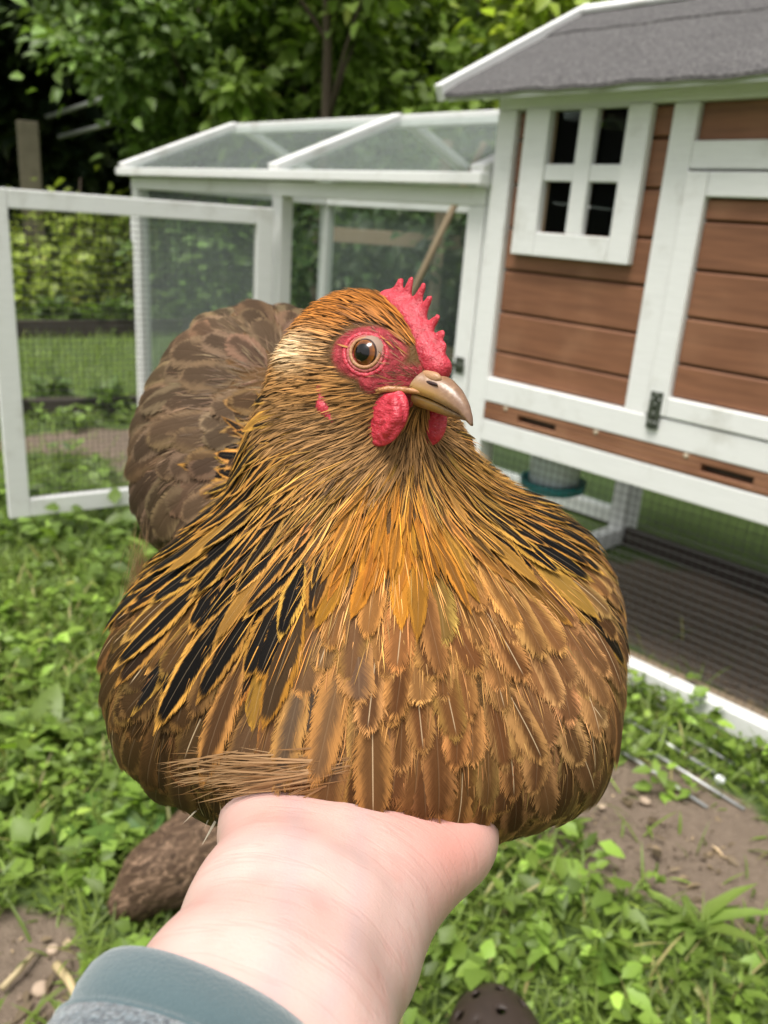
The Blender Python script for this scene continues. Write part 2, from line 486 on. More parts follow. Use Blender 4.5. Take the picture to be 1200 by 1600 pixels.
tag(link('grass', me, LEAF), 'short green lawn grass between the weeds', 'grass', kind='stuff')

# ------------------------------------------------------------------ trees and shrubs
def tree(name, x, y, h, rx, rz, zc, nleaf, leaf, base, label, cat='tree', group=None, trunk=0.06, nclump=46, lean=0.0, yel=0.25, sig=0.16):
    root = empty(name, (x, y, 0), 0, label, cat, group)
    parts = []
    top = np.array([lean, 0, h * 0.86])
    tp = np.array([np.array([0, 0, -0.05]) * (1 - t) + top * t + np.array([math.sin(t * 5 + x) * 0.06, math.cos(t * 4 + y) * 0.06, 0]) * t for t in np.linspace(0, 1, 7)])
    parts.append(cone_tube(tp, np.linspace(trunk, trunk * 0.25, 7), 8))
    cl = []
    for k in range(nclump):
        u = unit(rng.normal(0, 1, 3)); r = rng.random() ** 0.4
        cl.append(np.array([u[0] * rx * r + lean * 0.6, u[1] * rx * r, zc + u[2] * rz * r]))
    cl = np.array(cl); cl[:, 2] = np.maximum(cl[:, 2], 0.12)
    for c in cl[::3]:
        a = tp[min(6, max(1, int(c[2] / h * 6)))]; mid = (a * 0.55 + c * 0.45) + np.array([0, 0, 0.08])
        parts.append(cone_tube([a, mid, c], [trunk * 0.35, trunk * 0.2, trunk * 0.07], 5))
    link('trunk', mesh('trunk', *join_parts(parts), True), BARK, root)
    ci = rng.integers(0, nclump, nleaf); w = rng.uniform(0.6, 1.35, nclump)
    off = rng.normal(0, 1, (nleaf, 3)) * np.array([1, 1, 0.75]) * (sig * w[ci] * (rx / 0.9) ** 0.5)[:, None]
    P = cl[ci] + off; P[:, 2] = np.maximum(P[:, 2], 0.03)
    D = unit(off * np.array([1, 1, 0.3]) + rng.normal(0, 0.10, (nleaf, 3)) + np.array([0, 0, -0.03]))
    Nn = unit(np.array([0, -0.25, 0.9]) + rng.normal(0, 0.45, (nleaf, 3)))
    L = leaf * rng.uniform(0.55, 1.25, nleaf)
    col = green(nleaf, base, 0.28, yel) * np.exp(rng.normal(0, 0.22, nclump))[ci][:, None]
    V, Fc, C = leaf_batch(P, D, Nn, L, L * rng.uniform(0.26, 0.38, nleaf), col, 0.3, 0.3)
    me = mesh('crown', V, Fc, True); attr(me, 'col', C)
    link('crown', me, LEAF, root)
    return root

BT = 'trees and shrubs behind the run'
G1, G2, G3, GD = (0.205, 0.300, 0.062), (0.155, 0.245, 0.068), (0.27, 0.34, 0.065), (0.016, 0.032, 0.012)  # GD: shade of the deep foliage put into a near-black leaf green
tree('leafy_tree', -1.80, 7.6, 3.6, 1.05, 1.25, 2.1, 6500, 0.115, G2, 'broad leafy tree at the upper left, right of the dark corner', group=BT, nclump=44, sig=0.14)
tree('leafy_tree', -0.75, 7.3, 4.0, 0.95, 1.45, 2.2, 6800, 0.12, G1, 'leafy tree with a visible stem above the middle of the glazed roof', group=BT, nclump=44, trunk=0.075, sig=0.14)
tree('leafy_tree', 0.45, 7.0, 3.4, 0.85, 1.25, 1.9, 6000, 0.11, G1, 'green tree between the stemmed tree and the coop roof', group=BT)
tree('leafy_tree', 1.25, 6.2, 3.3, 0.70, 1.1, 2.3, 2300, 0.125, G3, 'pale yellowish young tree beside the coop roof ridge', group=BT, nclump=26, trunk=0.035, yel=0.6)
tree('slender_tree', -0.62, 6.3, 3.6, 0.75, 0.75, 2.75, 1300, 0.12, G1, 'slender tree with a bare dark trunk rising over the glazed roof', group=BT, nclump=16, trunk=0.062)
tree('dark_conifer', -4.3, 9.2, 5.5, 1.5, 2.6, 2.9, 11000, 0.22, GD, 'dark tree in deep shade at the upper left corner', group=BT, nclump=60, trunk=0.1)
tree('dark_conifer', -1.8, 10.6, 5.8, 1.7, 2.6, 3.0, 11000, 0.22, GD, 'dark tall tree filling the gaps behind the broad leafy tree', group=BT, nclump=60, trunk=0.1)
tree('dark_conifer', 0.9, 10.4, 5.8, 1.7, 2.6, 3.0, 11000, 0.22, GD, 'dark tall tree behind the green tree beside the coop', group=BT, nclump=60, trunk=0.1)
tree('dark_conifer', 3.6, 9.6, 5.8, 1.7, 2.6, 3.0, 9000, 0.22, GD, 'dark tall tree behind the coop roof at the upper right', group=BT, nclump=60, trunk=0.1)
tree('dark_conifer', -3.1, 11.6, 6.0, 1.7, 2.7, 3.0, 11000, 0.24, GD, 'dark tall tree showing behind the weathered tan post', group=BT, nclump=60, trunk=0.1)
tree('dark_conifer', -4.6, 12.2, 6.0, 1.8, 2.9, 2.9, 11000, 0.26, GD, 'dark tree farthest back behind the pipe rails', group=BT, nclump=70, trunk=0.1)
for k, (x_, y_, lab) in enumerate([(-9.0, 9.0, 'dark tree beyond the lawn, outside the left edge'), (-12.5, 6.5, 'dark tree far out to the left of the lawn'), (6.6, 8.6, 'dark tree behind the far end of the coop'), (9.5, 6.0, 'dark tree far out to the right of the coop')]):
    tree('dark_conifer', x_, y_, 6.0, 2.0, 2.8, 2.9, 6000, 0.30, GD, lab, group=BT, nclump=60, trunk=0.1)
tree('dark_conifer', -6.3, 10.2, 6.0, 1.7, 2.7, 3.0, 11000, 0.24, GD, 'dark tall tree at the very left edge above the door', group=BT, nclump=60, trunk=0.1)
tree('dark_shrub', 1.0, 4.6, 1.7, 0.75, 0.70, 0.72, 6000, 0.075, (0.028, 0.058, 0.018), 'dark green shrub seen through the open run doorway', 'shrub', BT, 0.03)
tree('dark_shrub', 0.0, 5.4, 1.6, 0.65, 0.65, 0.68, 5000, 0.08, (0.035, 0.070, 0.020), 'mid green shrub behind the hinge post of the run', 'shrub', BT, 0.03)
tree('dark_shrub', -1.15, 7.5, 1.4, 0.9, 0.55, 0.50, 2600, 0.095, G2, 'low shrub behind the hazy run panel', 'shrub', BT, 0.03)
tree('dark_shrub', -2.9, 7.7, 1.3, 1.0, 0.50, 0.42, 2200, 0.10, G3, 'low bushy shrub seen through the wire of the open door', 'shrub', BT, 0.03)
tree('dark_shrub', -4.2, 7.4, 1.2, 0.7, 0.5, 0.5, 3000, 0.09, G3, 'bright green bush beyond the top left corner of the door', 'shrub', BT, 0.03)
tree('dark_shrub', 2.2, 3.6, 1.3, 0.8, 0.5, 0.5, 3500, 0.08, G2, 'low shrub behind the underside of the coop', 'shrub', BT, 0.03)

# low leafy plants of the bed behind the lawn
for k, (x, y) in enumerate([(-2.9, 6.0), (-2.5, 6.25), (-2.15, 6.35), (-1.85, 6.7), (-1.5, 6.85), (-1.1, 7.0), (-1.65, 3.95), (-1.35, 3.85), (-1.05, 4.2), (-0.75, 4.25)]):
    n = 55; az = rng.uniform(0, 6.283, n); el = rng.uniform(0.0, 1.1, n); sc_ = 0.23 if k < 6 else 0.13
    D = np.stack([np.cos(az) * np.cos(el), np.sin(az) * np.cos(el), np.sin(el)], 1)
    P = np.stack([np.cos(az) * 0.3 * sc_, np.sin(az) * 0.3 * sc_, rng.uniform(0.02, 0.9, n) * sc_], 1)
    V, Fc, C = leaf_batch(P, D, unit(np.array([0, 0, 1.0]) + rng.normal(0, 0.3, (n, 3))), sc_ * rng.uniform(0.4, 0.8, n), sc_ * rng.uniform(0.12, 0.22, n), green(n, (0.10, 0.16, 0.05), 0.25), 0.2, 0.3)
    me = mesh('bed_plant', V, Fc, True); attr(me, 'col', C)
    o = link('bed_plant', me, LEAF, None, (x, y, 0))
    ordn = ['leftmost', 'second from the left', 'third from the left', 'fourth from the left', 'fifth from the left', 'sixth from the left']
    if k < 6: tag(o, 'leafy plant in the bed beyond the lawn, ' + ordn[k], 'plant', 'leafy plants of the far bed')
    else: tag(o, 'small leafy plant against the dark near board, ' + ordn[k - 6], 'plant', 'leafy plants along the near board')

# dark timber edging, two lines behind the open door
def board_line(p, q, h, label):
    o = beam('edging_board', (*p, h / 2 - 0.01), (*q, h / 2 - 0.01), 0.035, h, DARKBOARD, None); tag(o, label, 'board', 'dark garden edging boards')
board_line((-3.1, 5.45), (-0.9, 7.2), 0.13, 'long dark timber edging board at the far side of the lawn')
board_line((-1.86, 3.56), (-0.45, 4.33), 0.09, 'dark timber edging board on the near side of the lawn')
# weathered post and pipe rails in the dark corner
o = box('fence_post', -0.09, 0.09, -0.08, 0.08, 0, 1.55, simple('mossy_old_concrete', (0.15, 0.13, 0.09), 0.9, 0.35, 10, 0.5), None, 0.01)
o.location = (-3.35, 7.9, 0); o.rotation_euler = (0, 0, 0.4); tag(o, 'weathered tan post in the dark upper left corner', 'post')
for k, (p, q) in enumerate([((-3.3, 8.2, 1.62), (-2.5, 8.0, 1.86)), ((-3.2, 8.2, 1.46), (-2.35, 8.0, 1.68))]):
    V, Fc = cone_tube([p, q], [0.022, 0.022], 8)
    tag(link('pipe_rail', mesh('pipe_rail', V, Fc, True), STEEL), ['upper', 'lower'][k] + ' grey pipe rail half hidden in the dark left foliage', 'rail', 'grey pipe rails')
V, Fc = cone_tube([(1.62, 6.9, 0), (1.60, 6.95, 1.6), (1.72, 7.0, 3.4)], [0.03, 0.026, 0.018], 7)
tag(link('bare_stem', mesh('bare_stem', V, Fc, True), simple('tan_bark', (0.30, 0.21, 0.13), 0.85, 0.3, 20)), 'bare tan stem rising behind the coop roof', 'stem')
# brown timber frame behind the run
fr = empty('timber_frame', (0.18, 4.55, 0), 0.2, 'weathered brown timber frame seen behind the run doorway', 'frame')
box('post', -0.025, 0.025, -0.02, 0.02, 0, 1.35, RAWWOOD, fr); box('rail', -0.55, 0.45, 0.021, 0.05, 0.83, 0.90, RAWWOOD, fr); box('rail', -0.55, 0.45, 0.021, 0.05, 0.25, 0.32, RAWWOOD, fr)

# ------------------------------------------------------------------ chicken coop
coop = empty('chicken_coop', tuple(ORG), AC, 'brown plank chicken coop with white trim, small window and grey felt roof', 'coop')
S1 = 1.16; CD = 0.80
def cbox(name, x0, x1, y0, y1, z0, z1, mat, parent=None, bev=0.002): return box(name, x0, x1, y0, y1, z0, z1, mat, parent or coop, bev)
# posts and rails of the front
cbox('corner_post', -0.030, 0.022, -0.012, 0.045, 0.0, 1.199, WHITE)
cbox('corner_post', S1 - 0.05, S1, -0.012, 0.045, 0.0, 1.199, WHITE)
cbox('corner_post', -0.030, 0.022, CD - 0.045, CD, 0.0, 1.21, WHITE)
cbox('corner_post', S1 - 0.05, S1, CD - 0.045, CD, 0.0, 1.21, WHITE)
cbox('top_rail', -0.030, S1, -0.014, 0.045, 1.200, 1.245, WHITE)
cbox('top_rail', -0.030, S1, CD - 0.045, CD, 1.2105, 1.245, WHITE)
cbox('middle_post', 0.402, 0.4535, -0.010, 0.04, 0.6085, 1.199, WHITE)
cbox('sill_rail', 0.0225, S1 - 0.0505, -0.014, 0.03, 0.552, 0.608, WHITE)
cbox('lower_rail', 0.0225, S1 - 0.0505, -0.012, 0.03, 0.452, 0.5055, WHITE)
cbox('lintel', 0.4540, S1 - 0.0505, -0.010, 0.03, 1.083, 1.132, WHITE)
cbox('base_rail', 0.0225, S1 - 0.0505, -0.014, 0.024, 0.0, 0.050, WHITE)
cbox('base_rail', 0.0225, S1 - 0.0505, CD - 0.03, CD - 0.004, 0.0, 0.06, DARKBOARD)
cbox('base_rail', -0.026, 0.018, 0.0455, CD - 0.0455, 0.0, 0.055, WHITE)
cbox('floor_board', 0.0, S1 - 0.02, 0.032, CD - 0.046, 0.515, 0.535, INSIDE)
cbox('inner_ledge', 0.0225, S1 - 0.0505, 0.0245, 0.07, 0.0, 0.038, RAWWOOD)
# planks left of the door
zs = [0.6085, 0.672, 0.765, 0.861, 0.953, 1.047, 1.140, 1.1995]
for a, b in zip(zs[:-1], zs[1:]):
    cut = b > 0.96
    rows = [(0.0225, 0.085), (0.345, 0.4015)] if cut else [(0.0225, 0.4015)]
    for (x0, x1) in rows:
        o = cbox('plank', x0, x1, 0.004 + random.uniform(-0.0012, 0.0012), 0.018, a + 0.002, b - 0.0025, PLANK, None, 0.0035)
# plank over the door
cbox('plank', 0.4540, S1 - 0.0505, 0.004, 0.018, 1.1325, 1.1995, PLANK, None, 0.003)
# backing behind the joints
cbox('wall_lining', 0.0225, 0.12, 0.019, 0.024, 0.6085, 1.199, INSIDE, None, 0); cbox('wall_lining', 0.305, 0.4015, 0.019, 0.024, 0.6085, 1.199, INSIDE, None, 0)
cbox('wall_lining', 0.1205, 0.3045, 0.019, 0.024, 0.6085, 0.945, INSIDE, None, 0); cbox('wall_lining', 0.454, S1 - 0.051, 0.0245, 0.029, 0.6085, 1.0825, INSIDE, None, 0)
cbox('back_wall', 0.022, S1 - 0.05, CD - 0.04, CD - 0.02, 0.45, 1.21, PLANK)
for x in (-0.012, S1 - 0.03):
    for a, b in zip(np.arange(0.45, 1.2, 0.095), np.arange(0.545, 1.3, 0.095)):
        cbox('plank', x, x + 0.014, 0.0455, CD - 0.0455, a + 0.002, min(b, 1.25) - 0.0025, PLANK, None, 0.003)
# window
win = empty('window', (0, 0, 0), 0, parent=coop)
cbox('frame', 0.053, 0.1175, -0.018, 0.0035, 0.899, 1.1992, WHITE, win); cbox('frame', 0.3075, 0.3595, -0.018, 0.0035, 0.899, 1.1992, WHITE, win)
cbox('frame', 0.118, 0.307, -0.018, 0.0035, 0.899, 0.9495, WHITE, win); cbox('frame', 0.118, 0.307, -0.018, 0.0035, 1.1955, 1.1992, WHITE, win, 0.001)
cbox('muntin', 0.1925, 0.2335, -0.014, 0.005, 0.950, 1.195, WHITE, win)
cbox('muntin', 0.118, 0.192, -0.012, 0.005, 1.0555, 1.0895, WHITE, win); cbox('muntin', 0.234, 0.307, -0.012, 0.005, 1.0555, 1.0895, WHITE, win)
cbox('return_board', 0.1178, 0.121, 0.004, 0.03, 0.95, 1.195, RAWWOOD, win, 0); cbox('return_board', 0.304, 0.3072, 0.004, 0.03, 0.95, 1.195, RAWWOOD, win, 0)
for x0, x1 in ((0.1215, 0.1920), (0.2340, 0.3035)):
    for z0, z1 in ((0.950, 1.055), (1.090, 1.195)):
        cbox('pane', x0, x1, 0.008, 0.010, z0, z1, WPANE, win, 0)
# door at the right
door = empty('door', (0, 0, 0), 0, parent=coop)
cbox('stile', 0.4550, 0.500, -0.018, 0.010, 0.612, 1.078, WHITE, door)
cbox('stile', 1.02, 1.065, -0.018, 0.010, 0.612, 1.078, WHITE, door)
cbox('rail', 0.5005, 1.0195, -0.017, 0.010, 1.034, 1.078, WHITE, door); cbox('rail', 0.5005, 1.0195, -0.017, 0.010, 0.612, 0.652, WHITE, door)
zd = [0.6525, 0.721, 0.812, 0.902, 0.992, 1.0335]
for a, b in zip(zd[:-1], zd[1:]):
    cbox('plank', 0.5005, 1.0195, -0.004, 0.012, a + 0.0015, b - 0.003, PLANK, door, 0.003)
hg = empty('hinge', (0, 0, 0), 0, parent=coop)
cbox('leaf', 0.4635, 0.4755, -0.0205, -0.0183, 0.583, 0.660, BLACKED, hg, 0.0005); cbox('leaf', 0.479, 0.491, -0.0205, -0.0183, 0.583, 0.660, BLACKED, hg, 0.0005)
for k in range(4):
    V, Fc = cone_tube([(0.4773, -0.0215, 0.583 + 0.0193 * k), (0.4773, -0.0215, 0.601 + 0.0193 * k)], [0.0032, 0.0032], 8); link('knuckle', mesh('knuckle', V, Fc, True), BLACKED, hg)
for x in (0.4695, 0.485):
    for z in (0.597, 0.645):
        V, Fc = cone_tube([(x, -0.0206, z), (x, -0.0225, z)], [0.0028, 0.002], 8); link('screw', mesh('screw', V, Fc, True), STEEL, hg)
# pull-out tray with two slots for fingers
tray = empty('tray', (0, 0, 0), 0, parent=coop)
SL = [(0.128, 0.238), (0.594, 0.702)]
xs = [0.0225, SL[0][0], SL[0][1], SL[1][0], SL[1][1], S1 - 0.0505]
cbox('front_board', xs[0], xs[5], -0.0125, 0.012, 0.5365, 0.5495, PLANK, tray, 0.0015); cbox('front_board', xs[0], xs[5], -0.0125, 0.012, 0.5085, 0.5205, PLANK, tray, 0.0015)
for a, b in ((0, 1), (2, 3), (4, 5)): cbox('front_board', xs[a], xs[b], -0.0122, 0.012, 0.5207, 0.5363, PLANK, tray, 0.001)
cbox('tray_back', xs[0], xs[5], 0.0125, 0.02, 0.5085, 0.5495, INSIDE, tray, 0)
for x in (0.09, 0.345, 0.56):
    V, Fc = cone_tube([(x, -0.0127, 0.5445), (x, -0.0145, 0.5445)], [0.006, 0.004], 8); link('wooden_plug', mesh('wooden_plug', V, Fc, True), PALEWOOD, tray)
# roof
def slope_sheet(x0, x1, y0, y1, zf, thick, nx=60, ny=5, wav=0.0015, rnd=True):
    """thick sheet following z = zf(y); both faces and edges, slightly uneven"""
    V = []; Fc = []
    for side in (1, 0):
        for i in range(nx + 1):
            for j in range(ny + 1):
                x = x0 + (x1 - x0) * i / nx; y = y0 + (y1 - y0) * j / ny
                w = wav * (math.sin(x * 23 + y * 9) + math.sin(x * 51 + y0 * 40)) * (1 if j in (0, ny) else 0.5)
                t = thick * (0.55 if j in (0,) and rnd and side else 1.0)
                V.append((x, y + w, zf(y) + (t if side else 0) + w))
    n1 = (nx + 1) * (ny + 1); I = lambda s, i, j: s * n1 + i * (ny + 1) + j
    for i in range(nx):
        for j in range(ny):
            Fc.append((I(0, i, j), I(0, i + 1, j), I(0, i + 1, j + 1), I(0, i, j + 1))); Fc.append((I(1, i, j), I(1, i, j + 1), I(1, i + 1, j + 1), I(1, i + 1, j)))
    for i in range(nx):
        Fc.append((I(0, i, 0), I(1, i, 0), I(1, i + 1, 0), I(0, i + 1, 0))); Fc.append((I(0, i, ny), I(0, i + 1, ny), I(1, i + 1, ny), I(1, i, ny)))
    for j in range(ny):
        Fc.append((I(0, 0, j), I(0, 0, j + 1), I(1, 0, j + 1), I(1, 0, j))); Fc.append((I(0, nx, j), I(1, nx, j), I(1, nx, j + 1), I(0, nx, j + 1)))
    return V, Fc
roof = empty('roof', (0, 0, 0), 0, parent=coop)
RY, RZ, EY, EZ = 0.42, 1.478, -0.088, 1.222
sl = (RZ - EZ) / (RY - EY)
cbox('roof_deck', -0.128, S1 + 0.12, 0, 1, 0, 1, WHITE, roof, 0).hide_render = True
bpy.data.objects.remove(bpy.data.objects['roof_deck'])
V, Fc = slope_sheet(-0.122, S1 + 0.12, EY + 0.006, RY, lambda y: EZ + (y - EY) * sl - 0.012, 0.011, 10, 2, 0, False)
link('roof_deck', mesh('roof_deck', V, Fc), WHITE, roof)
V, Fc = slope_sheet(-0.122, S1 + 0.12, RY + 0.001, 2 * RY - EY, lambda y: EZ + (2 * RY - y - EY) * sl - 0.012, 0.011, 10, 2, 0, False)
link('roof_deck', mesh('roof_deck', V, Fc), WHITE, roof)
for side in (0, 1):
    for k in range(3):
        ya = EY - (0.006 if k == 0 else 0) + (RY - EY) * k / 3; yb = EY + (RY - EY) * min(1, (k + 1) / 3 + 0.06)
        zf = (lambda y, k=k: EZ + (y - EY) * sl + 0.001 + (0.0045 * k) - (y - ya) * 0.02)
        V, Fc = slope_sheet(-0.124, S1 + 0.12, ya, yb, zf, 0.014 if k == 0 else 0.008)
        if side: V = [(x, 2 * RY + 0.0005 - y, z) for x, y, z in V]; Fc = [f[::-1] for f in Fc]
        link('shingle_course', mesh('shingle_course', V, Fc), FELT, roof)
for x in (-0.135, S1 + 0.131):
    for s_ in (1, -1):
        beam('verge_board', (x, RY, RZ + 0.012), (x, RY - s_ * (RY - EY + 0.012), EZ - 0.0 + 0.006), 0.020, 0.036, WHITE, roof)
beam('ridge_cap', (-0.13, RY - 0.022, RZ + 0.012), (S1 + 0.12, RY - 0.022, RZ + 0.012), 0.05, 0.012, WHITE, roof, (0, -0.42, 0.9))
beam('ridge_cap', (-0.13, RY + 0.022, RZ + 0.012), (S1 + 0.12, RY + 0.022, RZ + 0.012), 0.05, 0.012, WHITE, roof, (0, 0.42, 0.9))
# gable infill
for x in (-0.012, S1 - 0.03):
    V = [(x, 0.0, 1.2455), (x, CD, 1.2455), (x, RY, RZ - 0.02), (x + 0.014, 0.0, 1.2455), (x + 0.014, CD, 1.2455), (x + 0.014, RY, RZ - 0.02)]
    link('gable_board', mesh('gable_board', V, [(0, 1, 2), (5, 4, 3), (0, 3, 4, 1), (1, 4, 5, 2), (2, 5, 3, 0)]), PLANK, coop)

def wire_grid(x0, x1, z0, z1, y, pitch, r, jit=0.0006):
    """square wire mesh in the plane y"""
    V = []; Fc = []
    def wire(p, q):
        p, q = np.array(p), np.array(q); t = unit(q - p); a = np.array([0, 1.0, 0]); b = np.cross(t, a); o = len(V)
        for e in (p, q):
            for ca, sa in ((1, 0), (0, 1), (-1, 0), (0, -1)): V.append(e + r * (a * ca + b * sa))
        for k in range(4): Fc.append((o + k, o + (k + 1) % 4, o + 4 + (k + 1) % 4, o + 4 + k))
    for x in np.arange(x0 + pitch / 2, x1, pitch): wire((x + random.gauss(0, jit), y, z0), (x + random.gauss(0, jit), y, z1))
    for z in np.arange(z0 + pitch / 2, z1, pitch): wire((x0, y + 2 * r, z + random.gauss(0, jit)), (x1, y + 2 * r, z + random.gauss(0, jit)))
    return V, Fc
def wires(name, parent, *a):
    o = link(name, mesh(name, *wire_grid(*a)), WIRE, parent); o['kind'] = 'stuff'; return o
wires('wire_mesh', coop, 0.02, S1 - 0.05, 0.045, 0.456, 0.0262, 0.0190, 0.0007)
wires('wire_mesh', coop, 0.02, S1 - 0.05, 0.055, 0.456, CD - 0.035, 0.0160, 0.0006)

# ------------------------------------------------------------------ the glazed run at the coop's left
run = empty('chicken_run', tuple(ORG), AC, 'white framed chicken run with hazy clear panels, gabled roof and open wire door', 'chicken run')
def rbox(name, x0, x1, y0, y1, z0, z1, mat=None, parent=None, bev=0.002): return box(name, x0, x1, y0, y1, z0, z1, mat or WHITE, parent or run, bev)
RL, RD, RIY, RIZ = -1.815, 0.96, 0.48, 1.265
for x0, x1, y0, y1 in ((RL, RL + 0.048, 0.0, 0.045), (-0.905, -0.857, 0.0, 0.045), (-0.105, -0.052, 0.0, 0.045), (RL, RL + 0.048, RD - 0.045, RD), (-0.905, -0.857, RD - 0.045, RD), (-0.085, -0.037, RD - 0.045, RD)):
    rbox('post', x0, x1, y0, y1, 0.0, 0.998)
rbox('post', -0.0515, -0.0312, 0.006, 0.04, 0.0, 1.06)
for y0 in (0.0, RD - 0.045):
    rbox('top_beam', RL, -0.052, y0 - 0.002, y0 + 0.047, 0.9985, 1.040)
rbox('top_beam', RL + 0.002, RL + 0.046, 0.0475, RD - 0.0475, 0.9985, 1.039)
rbox('bottom_rail', RL + 0.0485, -0.9055, 0.0, 0.04, 0.0, 0.055); rbox('bottom_rail', -0.8565, -0.1055, 0.0, 0.04, 0.0, 0.04)
rbox('bottom_rail', RL + 0.0485, -0.9055, RD - 0.04, RD, 0.0, 0.055); rbox('bottom_rail', -0.8565, -0.0855, RD - 0.04, RD, 0.0, 0.055)
rbox('bottom_rail', RL, RL + 0.04, 0.0455, RD - 0.0455, 0.0, 0.055)
rbox('bracket', RL - 0.022, RL - 0.0005, 0.0, 0.03, 0.80, 0.95, None, None, 0.009)
pn = lambda *a: rbox('panel', *a, PANE, None, 0)
pn(RL + 0.047, -0.904, 0.020, 0.023, 0.05, 0.9995); pn(RL + 0.047, -0.904, RD - 0.023, RD - 0.020, 0.05, 0.9995); pn(-0.858, -0.084, RD - 0.023, RD - 0.020, 0.05, 0.9995)
pn(RL + 0.020, RL + 0.023, 0.044, RD - 0.044, 0.05, 0.9995)
rroof = empty('roof', (0, 0, 0), 0, parent=run)
beam('eave_rail', (RL - 0.03, -0.022, 1.056), (-0.034, -0.022, 1.056), 0.05, 0.026, WHITE, rroof); beam('eave_rail', (RL - 0.03, RD + 0.022, 1.056), (-0.034, RD + 0.022, 1.056), 0.05, 0.026, WHITE, rroof)
beam('ridge_beam', (RL - 0.03, RIY, RIZ - 0.005), (-0.034, RIY, RIZ - 0.005), 0.045, 0.036, WHITE, rroof)
for x in (RL - 0.008, -0.862, -0.058):
    for s_ in (1, -1):
        y0 = RIY - s_ * (RIY + 0.03)
        beam('rafter', (x, y0, 1.072), (x, RIY - s_ * 0.018, RIZ + 0.004), 0.044, 0.028, WHITE, rroof)
for xa, xb in ((RL + 0.014, -0.884), (-0.840, -0.080)):
    for s_ in (1, -1):
        y0, y1 = RIY - s_ * (RIY + 0.02), RIY - s_ * 0.02
        V = [(xa, y0, 1.071), (xb, y0, 1.071), (xb, y1, RIZ), (xa, y1, RIZ)]; V += [(a, b, c - 0.003) for a, b, c in V]
        link('roof_panel', mesh('roof_panel', V, [(0, 1, 2, 3), (7, 6, 5, 4), (0, 4, 5, 1), (1, 5, 6, 2), (2, 6, 7, 3), (3, 7, 4, 0)]), PANE, rroof)
# open door, hinged on the middle post and swung out towards the lawn
GA = math.radians(33.307 + 180) - AC
gate = empty('door', (-0.862, -0.030, 0), GA, parent=run)
GW, GZ0, GZ1 = 0.795, 0.078, 0.962
box('stile', 0.0, 0.052, -0.013, 0.013, GZ0, GZ1, WHITE, gate); box('stile', GW - 0.056, GW, -0.013, 0.013, GZ0, GZ1, WHITE, gate)
box('rail', 0.0525, GW - 0.0565, -0.0125, 0.0125, GZ1 - 0.048, GZ1 - 0.0005, WHITE, gate); box('rail', 0.0525, GW - 0.0565, -0.0125, 0.0125, GZ0 + 0.0005, GZ0 + 0.052, WHITE, gate)
wires('wire_mesh', gate, 0.05, GW - 0.05, GZ0 + 0.05, GZ1 - 0.045, 0.0, 0.0160, 0.0009)
for z in (0.24, 0.80):
    hp = box('hinge', -0.012, 0.03, -0.0165, -0.0135, z, z + 0.06, BLACKED, gate, 0.0005)
lt = empty('latch', (0, 0, 0), 0, parent=run)
rbox('plate', -0.094, -0.066, -0.0045, -0.001, 0.60, 0.64, BLACKED, lt, 0.001); rbox('bolt', -0.105, -0.06, -0.012, -0.005, 0.614, 0.626, BLACKED, lt, 0.002)
# pole leaning inside the run
def coop_w(s_, n_, z): return ORG + DXV * s_ + NV * n_ + np.array([0, 0, z])
V, Fc = cone_tube([coop_w(-0.98, 0.42, 0.0), coop_w(-0.80, 0.47, 0.62), coop_w(-0.55, 0.545, 1.20)], [0.012, 0.012, 0.011], 8)
tag(link('wooden_pole', mesh('wooden_pole', V, Fc, True), RAWWOOD), 'slim wooden pole leaning inside the run behind the hen comb', 'pole')
# feeder hanging under the coop
fd = empty('hanging_feeder', tuple(coop_w(0.075, 0.25, 0.29)), AC, 'white hanging feeder drum with teal dish under the coop', 'feeder')
def lathe(prof, sides=28):
    V = []; Fc = []
    for r, z in prof:
        for k in range(sides): w = 6.28318 * k / sides; V.append((r * math.cos(w), r * math.sin(w), z))
    for i in range(len(prof) - 1):
        for k in range(sides): k2 = (k + 1) % sides; Fc.append((i * sides + k, i * sides + k2, (i + 1) * sides + k2, (i + 1) * sides + k))
    Fc.append(tuple(range(sides))[::-1]); Fc.append(tuple((len(prof) - 1) * sides + k for k in range(sides)))
    return V, Fc
link('drum', mesh('drum', *lathe([(0.055, 0.012), (0.066, 0.03), (0.072, 0.14), (0.066, 0.146), (0.02, 0.150)]), True), simple('milky_white_plastic', (0.74, 0.79, 0.82), 0.4, 0.05, 20), fd)
link('dish', mesh('dish', *lathe([(0.070, 0.0), (0.086, 0.008), (0.090, 0.032), (0.084, 0.032), (0.080, 0.011), (0.05, 0.011)]), True), simple('teal_plastic', (0.02, 0.22, 0.23), 0.4, 0.1, 20), fd)
V, Fc = cone_tube([(0, 0, 0.150), (0, 0, 0.223)], [0.003, 0.003], 6); link('hook', mesh('hook', V, Fc, True), STEEL, fd)


# ------------------------------------------------------------------ the holding arm and hand
UPC = CM @ np.array([0, 0, 1.0]); DOWNC = -UPC; FWDC = CM @ np.array([0, 1.0, 0])
A0, A1, A2, A3 = K(512, 1312, .276), K(478, 1452, .224), K(408, 1600, .190), K(270, 1960, .150)
side = unit(np.array([.885, .465, .05])); axis = unit(A1 - A3); up_arm = unit(np.cross(axis, side)); up_arm *= np.sign(up_arm @ UPC)
ARM = SDF()
for p, q, rp, rq, hw, hq in ((A0, A1, .0185, .0185, .0152, .0115), (A1, A2, .0185, .0188, .0115, .0100), (A2, A3, .0188, .021, .0100, .013)):
    for sg in (-1, 0, 1):
        lift = up_arm * (0.0015 if sg == 0 else -0.0015)
        ARM.cap(p + side * hw * sg + lift, q + side * hq * sg + lift, rp, rq, k=0.012)
